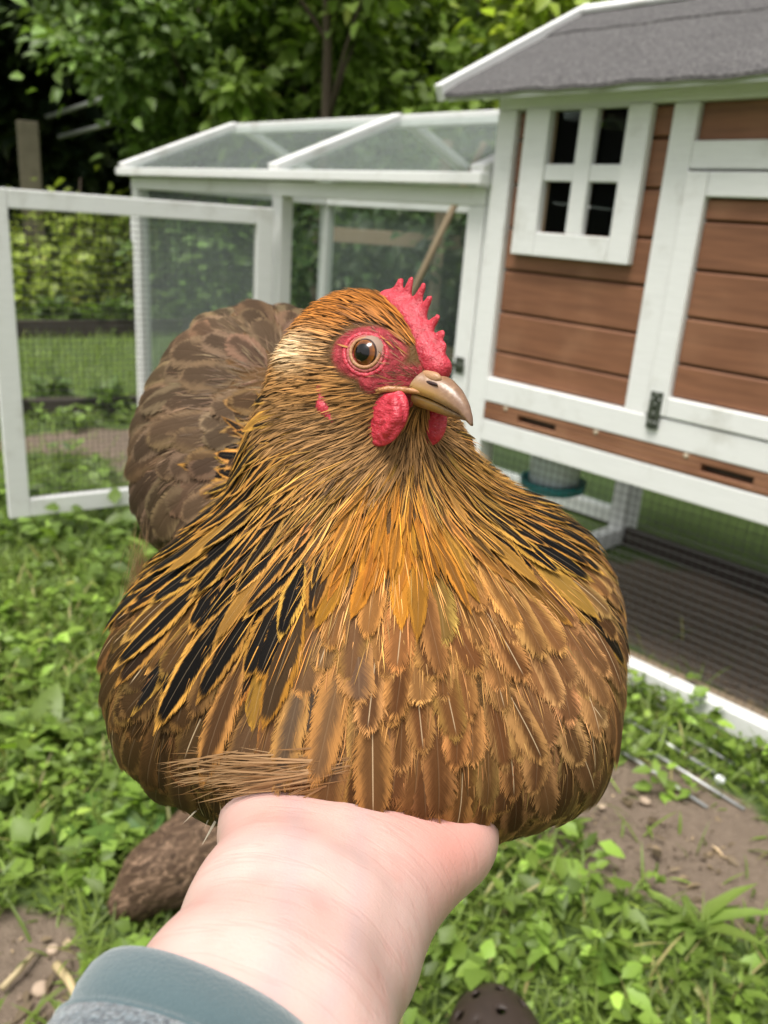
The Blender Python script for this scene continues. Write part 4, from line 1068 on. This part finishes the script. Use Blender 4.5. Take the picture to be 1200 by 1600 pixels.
def feather_mesh(name, X, UV, ca, cb, seed, mw, fq, origin):
    n, m = X.shape[:2]
    me = mesh(name, to_world(X.reshape(-1, 3)) - origin, (fq[None] + (np.arange(n) * m)[:, None, None]).reshape(-1, 4), True)
    fuv = np.concatenate([UV, np.repeat(seed[:, None, None], m, 1), np.repeat(mw[:, None, None], m, 1)], 2)
    attr(me, 'fuv', fuv.reshape(-1, 4)); attr(me, 'ca', np.repeat(ca, m, 0)); attr(me, 'cb', np.repeat(cb, m, 0))
    return me

def pix(P): return 600 + FPX * P[:, 0] / P[:, 2], 800 + FPX * P[:, 1] / P[:, 2]
def sstep(x, a, b): t = np.clip((x - a) / (b - a), 0, 1); return t * t * (3 - 2 * t)
B0 = hd(20, 2, -4)
def flow(P):
    x, y = pix(P)
    R = unit(P - B0)
    w = (0.25 + 0.6 * sstep(-x, -570, -480) * sstep(-y, -860, -760) + 1.0 * sstep(y, 850, 1150)) * (1 - sstep(P[:, 2], .38, .45))
    bk_ = unit(K(412, 690, .475) - K(566, 985, .338))
    d = R + DOWNC * w[:, None] + bk_ * (0.55 * (1 - sstep(np.linalg.norm(P - B0, axis=1), .0, .16)) * 0 + 0.45 * sstep(np.abs(x - 580), 260, 400))[:, None]
    q = head_mm(P); hw = sstep(np.linalg.norm(q, axis=1), 52, 34)[:, None]
    d = d * (1 - hw) + (R * .6 - HF * .7 - HU * .25) * hw
    return unit(d)
def look(P):
    """pigment with shading contrast painted in, size and shape of the feather at P"""
    n = len(P); x, y = pix(P); z = P[:, 2]
    r = np.hypot(x - 600, y - 690); ph = np.degrees(np.arctan2(x - 600, y - 690))
    jr = rng.normal(0, 1, n)
    xl = np.interp(y, [430, 560, 690, 800, 860], [520, 445, 400, 345, 235])
    back = np.maximum(sstep(z, .395, .415) * sstep(-y, -900, -840), sstep(xl - x, -6, 6) * sstep(-y, -870, -850) * sstep(z, .33, .35))
    left, right = sstep(-ph, 12, 30), sstep(ph, 38, 52)
    zone = 200 + 185 * left + 130 * right
    hack = sstep(zone - r + 22 * jr, -25, 25) * (1 - back)
    ear = sstep(r, 60, 260)
    wingL = (1 - hack) * sstep(-x, -470, -380) * (1 - back); wingR = (1 - hack) * sstep(x, 720, 860) * (1 - back)
    low = sstep(y, 960, 1180)  # lower breast: browner plumage, with under-body shade painted in as well
    e_h = np.array([.50, .255, .066]) * (1 - ear[:, None]) + np.array([.48, .240, .048]) * ear[:, None]
    mid = (1 - sstep(np.abs(ph - 5), 18, 48))[:, None] * sstep(y, 690, 760)[:, None]
    e_h = e_h * (1 - mid * .9) + np.array([.50, .190, .020]) * mid * .9
    c_h = np.array([.0075, .0065, .006])[None] * np.ones((n, 1))
    up_ = (1 - sstep(r, 100, 215))[:, None]; c_h = c_h * (1 - up_) + np.array([.040, .022, .010]) * up_
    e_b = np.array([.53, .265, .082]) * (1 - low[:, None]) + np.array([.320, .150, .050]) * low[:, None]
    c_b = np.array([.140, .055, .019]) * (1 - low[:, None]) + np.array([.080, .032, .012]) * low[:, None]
    e_b = e_b * (1 - wingL[:, None]) + np.array([.150, .078, .026]) * wingL[:, None]; c_b = c_b * (1 - wingL[:, None]) + np.array([.045, .024, .010]) * wingL[:, None]
    e_b = e_b * (1 - .6 * wingR[:, None]) + np.array([.43, .240, .098]) * .6 * wingR[:, None]; c_b = c_b * (1 - .6 * wingR[:, None]) + np.array([.100, .048, .022]) * .6 * wingR[:, None]
    e_k, c_k = np.array([.180, .115, .068]), np.array([.052, .032, .019])
    hk, bc = hack[:, None], back[:, None]
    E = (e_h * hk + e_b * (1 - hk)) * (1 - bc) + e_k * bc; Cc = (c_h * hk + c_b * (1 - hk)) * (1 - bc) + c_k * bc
    # some grey-brown feathers where the neck cape meets the breast
    dusk = np.exp(-((r - 350) / 110) ** 4) * np.exp(-((ph + 15) / 11) ** 2) * (rng.random(n) < .8)
    Cc = Cc * (1 - dusk[:, None]) + np.array([.075, .055, .040]) * dusk[:, None]
    ms = hack * np.clip(.35 + .5 * (1 - sstep(r, 110, 190)) * (1 - mid[:, 0]) + .65 * np.maximum(left, right) * sstep(r, 85, 190) + (rng.random(n) < .25) * .3, 0, 1) * np.where(rng.random(n) < .10, .4, 1) + (1 - hack) * np.where(back > .5, .8, rng.uniform(.75, 1, n))
    mw = hack * (.46 + .20 * sstep(r, 110, 240)) + (1 - hack) * (.52 + rng.normal(0, .08, n))
    L = hack * (.020 + .021 * sstep(r, 60, 380)) + (1 - hack) * (.027 + .004 * low); W = hack * (.0013 + .0047 * sstep(r, 70, 300)) + (1 - hack) * (.0066 - .0006 * low + .0014 * wingL)
    L = L * (1 - back) + .030 * back; W = W * (1 - back) + .0098 * back
    shp = hack * .18 * sstep(r, 120, 260) + (1 - hack) * (.95)
    sh = hack * .12 + (1 - hack) * np.where(rng.random(n) < .3, .6, .06) * (1 - back)
    jl = np.exp(rng.normal(0, .17, n))
    tint = np.exp(rng.normal(-.20, .20, (n, 1))) * np.exp(rng.normal(0, .05, (n, 3)))
    E = E * tint; Cc = Cc * np.exp(rng.normal(-.25, .22, (n, 1)))
    sp = hack * (.0020 + .0046 * sstep(r, 60, 280)) + (1 - hack) * .0064; sp = sp * (1 - back) + .0092 * back
    return dict(E=E, C=Cc, ms=ms, mw=mw, L=L * jl, W=W * np.exp(rng.normal(0, .1, n)), shp=np.clip(shp, 0, 1), sh=sh, sp=sp, hack=hack, back=back, wingL=wingL)

# evenly spread roots over the body
body_me.calc_loop_triangles()
tri = np.zeros(len(body_me.loop_triangles) * 3, np.int32); body_me.loop_triangles.foreach_get('vertices', tri); tri = tri.reshape(-1, 3)
T = V_all = BODY.proj(V2 if False else (np.array([v.co for v in body_me.vertices]) + hen_loc - CAM) @ CM.T, 1)
ta = np.linalg.norm(np.cross(T[tri[:, 1]] - T[tri[:, 0]], T[tri[:, 2]] - T[tri[:, 0]]), axis=1)
def scatter(n):
    t = rng.choice(len(tri), n, p=ta / ta.sum()); u, v = rng.random(n), rng.random(n); f = u + v > 1; u[f], v[f] = 1 - u[f], 1 - v[f]
    return T[tri[t, 0]] * (1 - u - v)[:, None] + T[tri[t, 1]] * u[:, None] + T[tri[t, 2]] * v[:, None]
cand = scatter(60000)
dh = np.linalg.norm(head_mm(cand), axis=1); qh = head_mm(cand)
ok = ~((qh[:, 0] > -16) & (dh < 34)) & (dh > 22)
cand = cand[ok]
sp = look(cand)['sp']
grid = {}; keep = []; cs = .010
for i in np.arange(len(cand)):
    p = cand[i]; g = (int(p[0] // cs), int(p[1] // cs), int(p[2] // cs)); s2 = sp[i] ** 2; hit = False
    for a in (-1, 0, 1):
        for b in (-1, 0, 1):
            for c in (-1, 0, 1):
                for j in grid.get((g[0] + a, g[1] + b, g[2] + c), ()):
                    dq = cand[j] - p
                    if dq @ dq < s2: hit = True; break
                if hit: break
            if hit: break
        if hit: break
    if not hit: keep.append(i); grid.setdefault(g, []).append(i)
P = cand[keep]; A = look(P); n = len(P)
D = unit(flow(P) + rng.normal(0, .13, (n, 3)))
NX, NY = 4, 9
X, UV = feather_geo(BODY, P, D, A['L'], A['W'], np.clip(.075 + rng.normal(0, .022, n) + .03 * A['back'], .025, .2), A['shp'], NX, NY, rng.uniform(-.0004, .0008, n))
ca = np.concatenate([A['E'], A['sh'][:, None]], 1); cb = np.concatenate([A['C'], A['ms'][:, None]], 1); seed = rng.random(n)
fq = grid_faces(NX, NY)
# the 300 that show largest become feathers of their own
tip = X[:, (NX + 1) * 6 + 2]; Nn = BODY.normal(P); vis = -np.sum(unit(tip) * Nn, 1)
score = A['L'] * A['W'] / tip[:, 2] ** 2 * np.clip(vis, 0, 1)
_, ty = pix(tip); score[(ty > 1260) | (tip[:, 2] > .5)] = 0
big = np.argsort(-score)[:300]; rest = np.setdiff1d(np.arange(n), big)
for i in big:
    o_w = to_world(P[i]); me = feather_mesh('feather', X[i:i + 1], UV[i:i + 1], ca[i:i + 1], cb[i:i + 1], seed[i:i + 1], A['mw'][i:i + 1], fq, o_w)
    link('feather', me, FEATHER, hen, tuple(o_w - hen_loc))
o = link('plumage', feather_mesh('plumage', X[rest], UV[rest], ca[rest], cb[rest], seed[rest], A['mw'][rest], fq, hen_loc), FEATHER, hen); o['kind'] = 'stuff'

# fine strands: head bristles, loose barbs over neck and breast
def strands(P, D, L, W, lift, col, name):
    n = len(P); X, UV = feather_geo(BODY, P, D, L, W, lift, np.zeros(n), 1, 4, np.full(n, .0003) + rng.uniform(0, .0008, n), 0)
    me = feather_mesh(name, X, UV, np.concatenate([col, np.zeros((n, 1))], 1), np.concatenate([col, np.zeros((n, 1))], 1), rng.random(n), np.zeros(n), grid_faces(1, 4), hen_loc)
    o = link(name, me, STRAND, hen); o['kind'] = 'stuff'; return o
c = scatter(160000); q = head_mm(c); dd = np.linalg.norm(q, axis=1)
fmk = face_mask(c)
m_ = (dd < 46) & (rng.random(len(c)) > np.clip(fmk * 1.6, 0, .985)) & ~((q[:, 0] > 22) & (q[:, 2] > -8)) & ~((q[:, 0] > 26))
c = c[m_]; q = q[m_]; n = min(len(c), 15000); c = c[:n]; q = q[:n]; x, y = pix(c)
crown = sstep(q[:, 2], 2, 14)[:, None]; throat = sstep(-q[:, 2], 8, 20)[:, None]
col = np.array([.35, .165, .050]) * (1 - crown) + np.array([.38, .135, .022]) * crown
col = col * (1 - throat * .5) + np.array([.20, .125, .06]) * throat * .5
ear = np.exp(-(((q[:, 0] + 11) / 8) ** 2 + ((q[:, 2] - 0) / 6) ** 2))[:, None] * (q[:, 1] > 0)[:, None]
col = col * (1 - ear) + np.array([.72, .53, .31]) * ear
col = col * np.exp(rng.normal(0, .28, (n, 1)))
dk = (rng.random((n, 1)) < .12) * (1 - ear); col = col * (1 - dk * .7)
D = unit(flow(c) + rng.normal(0, .10, (n, 3)))
fl_ = np.clip(face_mask(c), 0, 1)
strands(c, D, rng.uniform(.006, .0115, n) * (1 + .35 * ear[:, 0]) * (1 - .4 * fl_), rng.uniform(.00016, .00036, n), np.clip(.08 + rng.normal(0, .04, n) + .08 * ear[:, 0], .02, .4), col, 'head_bristles')
c = scatter(120000); q = head_mm(c); k = (face_mask(c) > .35) & (q[:, 1] > 0) & (np.hypot(q[:, 0] - 10, q[:, 2] - 4) > 7.0); c = c[k]; q = q[k]
k = rng.random(len(c)) < .25 + .75 * sstep(q[:, 0], 15, 22); c = c[k][:650]; n = len(c)
strands(c, unit(flow(c) + rng.normal(0, .2, (n, 3))), rng.uniform(.0025, .006, n), rng.uniform(.00008, .00015, n), np.full(n, .16), np.array([.16, .075, .04]) * np.exp(rng.normal(0, .5, (n, 1))), 'face_bristles')
c = scatter(60000); x, y = pix(c); z = c[:, 2]; dd = np.linalg.norm(head_mm(c), axis=1)
c = c[(dd > 36) & (z < .44)]; c = c[rng.random(len(c)) > .85 * look(c)['hack'] * sstep(np.hypot(pix(c)[0] - 600, pix(c)[1] - 690), 110, 200)][:15000]; x, y = pix(c); A2_ = look(c); n = len(c)
col = A2_['E'] * np.exp(rng.normal(.05, .3, (n, 1))); hk = A2_['hack']
D = unit(flow(c) + rng.normal(0, .09, (n, 3)))
strands(c, D, (.010 + .010 * hk) * rng.uniform(.6, 1.3, n), rng.uniform(.00010, .00022, n), np.clip(.11 + rng.normal(0, .03, n), .04, .35), col, 'loose_barbs')

# tufts of fluff that stand off the body
def tuft(name, root, dirn, n, L, W, spread, col0, col1, curl, mess=.12):
    P = root + rng.normal(0, 1, (n, 3)) * np.array(spread); D = unit(np.array(dirn) + rng.normal(0, mess, (n, 3)))
    X, UV = feather_geo(BODY, P, D, L * rng.uniform(.55, 1.1, n), W * rng.uniform(.6, 1.2, n), np.full(n, .02), np.full(n, .35), 4, 8, rng.uniform(0, .004, n), .5, True, np.array(curl))
    t = rng.random((n, 1)); E = np.array(col0) * (1 - t) + np.array(col1) * t
    me = feather_mesh(name, X, UV, np.concatenate([E, np.full((n, 1), .2)], 1), np.concatenate([E * .8, np.full((n, 1), .5)], 1), rng.random(n), np.full(n, .4), grid_faces(4, 8), hen_loc)
    o = link(name, me, FEATHER, hen); o['kind'] = 'stuff'; return o
n = 300; rx_, ry_ = rng.uniform(400, 560, n), rng.normal(1194, 13, n)
P = on_body(rx_, ry_); tgt = on_body(np.full(n, 285.0), 1198 + (ry_ - 1192) * .6)
c0, c1 = np.array([.20, .098, .036]), np.array([.47, .295, .155]); t = rng.random((n, 1))
strands(P, unit(unit(tgt - P) + rng.normal(0, .10, (n, 3))), rng.uniform(.012, .042, n), rng.uniform(.00016, .00040, n), np.clip(.13 + rng.normal(0, .03, n), .05, .25), c0 * (1 - t) + c1 * t, 'wing_tuft')
tuft('belly_tuft', K(360, 1215, .285), (-.55, .8, .1), 7, .022, .0009, (.004, .002, .002), (.45, .36, .26), (.60, .52, .42), (0, 0, 0))
tuft('side_fluff', K(228, 893, .360), (-.25, .9, .2), 500, .020, .00018, (.002, .009, .003), (.40, .25, .13), (.55, .38, .22), (.2, .2, 0))


# ------------------------------------------------------------------ second hen, resting on the ground behind the forearm
def wc(x, y, z): return CM @ (np.array([x, y, z]) - CAM)
H2 = SDF(); WA = CM.T
def rotz_axes(a): 
    R = np.array([[math.cos(a), math.sin(a), 0], [-math.sin(a), math.cos(a), 0], [0, 0, 1]]); return R @ WA
H2.ell(wc(-.140, .980, .100), (.130, .082, .092), rotz_axes(.25), k=.03)
H2.ell(wc(-.262, .930, .075), (.062, .046, .050), rotz_axes(.45), k=.04)
H2.ell(wc(-.305, .905, .040), (.032, .022, .026), rotz_axes(.5), k=.03)
H2.cap(wc(-.060, 1.00, .150), wc(.010, 1.03, .205), .045, .024, k=.03).ell(wc(.022, 1.036, .220), (.026, .019, .021), rotz_axes(.3), k=.015)
h2_loc = np.array([-.14, .98, 0.0])
hen2 = empty('hen', tuple(h2_loc), 0, 'second brown hen resting on the ground, mostly hidden behind the forearm', 'hen')
UNDER = simple('brown_underplumage', (0.075, 0.045, 0.026), 0.9, 0.3, 80)
cc = h2_loc + np.array([-.02, 0, .1])
V, Q = surface_nets(H2, wc(*cc) - .27, wc(*cc) + .27, .006)
link('body', mesh('body', to_world(V) - h2_loc, Q, True), UNDER, hen2)
V4 = V[rng.choice(len(V), 1500)] + rng.normal(0, .001, (1500, 3)); P = H2.proj(V4, 2); n = len(P)
hd2 = wc(.05, 1.05, .22); D = unit(unit(P - hd2) + rng.normal(0, .14, (n, 3)))
far = sstep(np.linalg.norm(P - hd2, axis=1), .06, .12)
X, UV = feather_geo(H2, P, D, (.018 + .022 * far) * np.exp(rng.normal(0, .12, n)), .003 + .0075 * far, np.full(n, .10), np.full(n, .7), 4, 6, rng.uniform(0, .001, n))
E_ = np.array([.20, .13, .085]) * np.exp(rng.normal(0, .25, (n, 1))); C_ = np.array([.045, .028, .018]) * np.exp(rng.normal(0, .25, (n, 1)))
o = link('plumage', feather_mesh('plumage', X, UV, np.concatenate([E_, np.zeros((n, 1))], 1), np.concatenate([C_, np.full((n, 1), .8)], 1), rng.random(n), np.full(n, .6), grid_faces(4, 6), h2_loc), FEATHER, hen2); o['kind'] = 'stuff'
CB2 = SDF().cap(wc(.020, 1.035, .240), wc(.040, 1.042, .236), .006, .005, k=.003, flat=(wc(.3, -1, 0) / np.linalg.norm(wc(.3, -1, 0)), 1.5))
for k in range(4): CB2.cap(wc(.018 + .007 * k, 1.035 + .002 * k, .242), wc(.017 + .008 * k, 1.035 + .002 * k, .254 - .002 * k), .003, .001, k=.002)
sdf_object('comb', CB2, wc(.03, 1.04, .24) - .025, wc(.03, 1.04, .24) + .025, .0018, COMB, hen2, h2_loc)
V, Fc = cone_tube([(.038, 1.042, .216), (.054, 1.048, .212), (.064, 1.051, .203)], [.007, .005, .001], 10)
link('beak', mesh('beak', np.array(V) - h2_loc, Fc, True), simple('plain_horn', (0.35, 0.22, 0.14), 0.4), hen2)
for s_ in (-1, 1):
    V, Fc = lathe([(.0005, 0), (.0028, .0008), (.004, .003), (.0028, .0052), (.0005, .006)], 12)
    link('eye', mesh('eye', V, Fc, True), simple('amber_eye', (0.10, 0.03, 0.008), 0.1, 0.1), hen2, (.186 - .004 * s_, .056 + .0165 * s_, .2225))

# ------------------------------------------------------------------ things lying on the ground
def ray(px, py): return np.array([(px - 600) / FPX, (py - 800) / FPX, 1.0]) @ CM
def ground_at(px, py, z=0.0):
    v = ray(px, py); return CAM + v * ((CAM_H - z) / -v[2])
# rack of parallel steel rods in front of the coop
rk = empty('wire_rack', (.575, 1.40, .010), math.atan2(-.78, .625), 'grey wire rack of parallel rods lying on the soil before the coop', 'rack')
for i, (off, a, b) in enumerate([(-.075, -.16, .15), (-.022, -.12, .19), (.030, -.20, .10), (.082, -.05, .17), (.135, -.16, .12)]):
    V, Fc = cone_tube([(a, off, 0), ((a + b) / 2, off + random.uniform(-.003, .003), .004), (b, off, 0)], [.0032] * 3, 8); link('rod', mesh('rod', V, Fc, True), STEEL, rk)
V, Fc = cone_tube([(-.04, -.08, -.004), (-.04, .14, -.004)], [.003, .003], 8); link('cross_rod', mesh('cross_rod', V, Fc, True), STEEL, rk)
g = ground_at(1125, 1213, .012)
cp = link('bottle_cap', mesh('bottle_cap', *lathe([(.009, 0), (.0095, .002), (.009, .007), (.0075, .0085), (.003, .009)], 20), True), simple('white_plastic', (0.72, 0.74, 0.78), 0.35, 0.05), None, tuple(g - np.array([0, 0, .010])))
cp.rotation_euler = (.3, .2, 0); tag(cp, 'small white plastic cap lying on the wire rack', 'cap')

# toe of a brown clog at the bottom edge
class Clog(SDF):
    def __call__(s, P):
        d = SDF.__call__(s, P)
        for c, r in s.holes: d = np.maximum(d, r - np.linalg.norm(P - c, axis=-1))
        return np.maximum(d, -(s.inner(P)))
CL = Clog(); CLI = SDF(); tx, ty = .178, .705
for F_, sh_ in ((CL, 0.0), (CLI, .006)):
    F_.ell(wc(tx, ty, .040), (.062 - sh_, .100 - sh_, .048 - sh_), WA, k=.02); F_.ell(wc(tx, ty - .16, .045), (.048 - sh_, .11 - sh_, .055 - sh_), WA, k=.04)
CL.ell(wc(tx, ty - .08, .010), (.066, .185, .014), WA, k=.006)
OPEN = SDF().ell(wc(tx, ty - .16, .085), (.040, .085, .055), WA)
CL.inner = lambda P: np.minimum(CLI(P), 1e9) if False else np.minimum(np.maximum(CLI(P), -1), OPEN(P))
CL.holes = [(wc(tx + dx_, ty + dy_, zz), .0065) for dx_, dy_, zz in ((-.045, .035, .066), (-.022, .060, .069), (.006, .070, .068), (.032, .055, .068), (.050, .025, .066), (-.028, .020, .086), (.002, .032, .086), (.030, .018, .086))]
cl_loc = np.array([tx, ty - .08, 0.0])
V, Q = surface_nets(CL, wc(tx, ty - .08, .05) - .23, wc(tx, ty - .08, .05) + .23, .0034)
W_ = to_world(V) - cl_loc
clog = link('clog', mesh('clog', W_, Q, True), simple('dark_brown_rubber', (0.040, 0.026, 0.019), 0.5, 0.25, 90, 0.15), None, tuple(cl_loc))
tag(clog, 'toe of a dark brown holed rubber clog at the bottom edge', 'clog')

# larger weeds that stand out one by one
def weed(px, py, n, L, wr, base, label, el=(0.25, 1.1), kind='ovate'):
    g = ground_at(px, py); az = rng.uniform(0, 6.283, n); e = rng.uniform(*el, n)
    D = np.stack([np.cos(az) * np.cos(e), np.sin(az) * np.cos(e), np.sin(e)], 1); l = L * rng.uniform(.6, 1.15, n)
    Nn = unit(np.stack([-np.cos(az) * np.sin(e), -np.sin(az) * np.sin(e), np.cos(e)], 1) + rng.normal(0, .2, (n, 3)))
    root = empty('weed_plant', tuple(g), 0, label, 'weed', 'larger weeds in the grass')
    for i in range(n):
        V, Fc, C = leaf_batch(np.zeros((1, 3)) + D[i] * .006, D[i:i + 1], Nn[i:i + 1], l[i:i + 1], l[i:i + 1] * wr, green(1, base, .15, .3), .35, .45, kind)
        me = mesh('leaf', V, Fc, True); attr(me, 'col', C); link('leaf', me, LEAF, root)
LG = (0.20, 0.29, 0.065)
weed(1085, 1452, 15, .105, .12, LG, 'pale green long leaved weed at the right edge of the bare soil', (.3, 1.2))
weed(985, 1185, 10, .075, .16, LG, 'yellow green broad leaved weed beside the wire rack')
weed(865, 1300, 8, .085, .12, LG, 'pale drooping weed just right of the hen underside')
weed(60, 1150, 9, .085, .34, (0.19, 0.28, 0.075), 'broad leaved weed at the left edge beside the hen wing')
weed(120, 1290, 9, .070, .36, (0.13, 0.23, 0.05), 'mid green broad leaved weed at the far left, below the paler one')
weed(215, 1335, 8, .080, .34, (0.085, 0.17, 0.04), 'dark green broad leaved weed left of the resting hen')
weed(960, 1525, 9, .065, .34, (0.15, 0.25, 0.05), 'round leaved weed near the bottom right, right of the clog')
weed(1150, 1195, 10, .050, .36, (0.12, 0.21, 0.04), 'small bushy weed against the white base rail')

# stick, stones, dry bits
def stick(px0, py0, px1, py1, r, label, col):
    p, q = ground_at(px0, py0, .012), ground_at(px1, py1, .016); V, Fc = cone_tube([p, (p + q) / 2 + np.array([.003, 0, .002]), q], [r, r * .9, r * .8], 7)
    tag(link('stick', mesh('stick', V, Fc, True), simple('dry_straw', col, 0.7, 0.25, 60)), label, 'stick')
stick(88, 1508, 122, 1562, .0065, 'pale cut stick on the soil left of the sleeve', (.46, .36, .19))
stick(2, 1545, 52, 1490, .0045, 'thin dry straw stalk at the bottom left edge', (.42, .33, .19))
bmS = []
for i, (px, py, r, lab) in enumerate([(63, 1548, .011, 'small tan stone lying left of the pale cut stick'), (98, 1582, .012, 'tan stone below the pale cut stick'), (82, 1486, .008, 'tiny pale stone above the pale cut stick'), (1008, 1254, .010, 'tan stone on the bare soil before the rods'), (940, 1262, .008, 'small pale stone on the soil near the hen')]):
    bm = bmesh.new(); bmesh.ops.create_icosphere(bm, subdivisions=2, radius=r)
    for v in bm.verts: v.co *= 1 + .35 * mnoise.noise(v.co * 90 + Vector((i * 7, 0, 0))); v.co.z *= .6
    me = bpy.data.meshes.new('stone'); bm.to_mesh(me); bm.free(); me.polygons.foreach_set('use_smooth', np.ones(len(me.polygons), bool))
    g = ground_at(px, py); tag(link('stone', me, simple('tan_stone', (.40, .30, .22), 0.85, 0.25, 90, 0.3), None, (g[0], g[1], .003)), lab, 'stone', 'small stones on the soil')
n = 1500; x, y = rng.uniform(-.95, 1.0, n), rng.uniform(.6, 1.7, n); k = rng.random(n) < soil_mask(x, y) + .08; x, y = x[k], y[k]; n = len(x)
az = rng.uniform(0, 6.283, n); D = unit(np.stack([np.cos(az), np.sin(az), rng.normal(.05, .15, n)], 1)); L_ = rng.uniform(.1, 1, n) ** 2 * .028 + .004
V, Fc, C = leaf_batch(np.stack([x, y, rng.uniform(.002, .008, n)], 1), D, unit(np.array([0, 0, 1.0]) + rng.normal(0, .3, (n, 3))), L_, L_ * rng.uniform(.12, .35, n), np.array([.22, .165, .11]) * np.exp(rng.normal(0, .5, (n, 1))), .3, .1)
me = mesh('dry_litter', V, Fc, True); attr(me, 'col', C); tag(link('dry_litter', me, LEAF), 'dry tan leaf bits scattered over the bare soil', 'litter', kind='stuff')

# clods on the bare soil
n = 5200; x, y = rng.uniform(-.95, 1.05, n), rng.uniform(.55, 1.75, n); k = rng.random(n) < soil_mask(x, y) * .9; x, y = x[k], y[k]; n = len(x)
oc = np.array([(1, 0, 0), (0, 1, 0), (-1, 0, 0), (0, -1, 0), (0, 0, 1), (0, 0, -1)], float); of = np.array([(0, 1, 4), (1, 2, 4), (2, 3, 4), (3, 0, 4), (1, 0, 5), (2, 1, 5), (3, 2, 5), (0, 3, 5)])
r_ = .0012 + .0055 * rng.random(n) ** 3; V = oc[None] * r_[:, None, None] * np.exp(rng.normal(0, .3, (n, 6, 1))) + rng.normal(0, .25, (n, 6, 3)) * r_[:, None, None] + np.stack([x, y, np.zeros(n)], 1)[:, None]
me = mesh('soil_clods', V.reshape(-1, 3), (of[None] + (np.arange(n) * 6)[:, None, None]).reshape(-1, 3), True)
tag(link('soil_clods', me, simple('crumbly_soil', (.17, .125, .09), 0.95, 0.5, 60)), 'crumbs of brown earth on the bare soil', 'soil', kind='stuff')
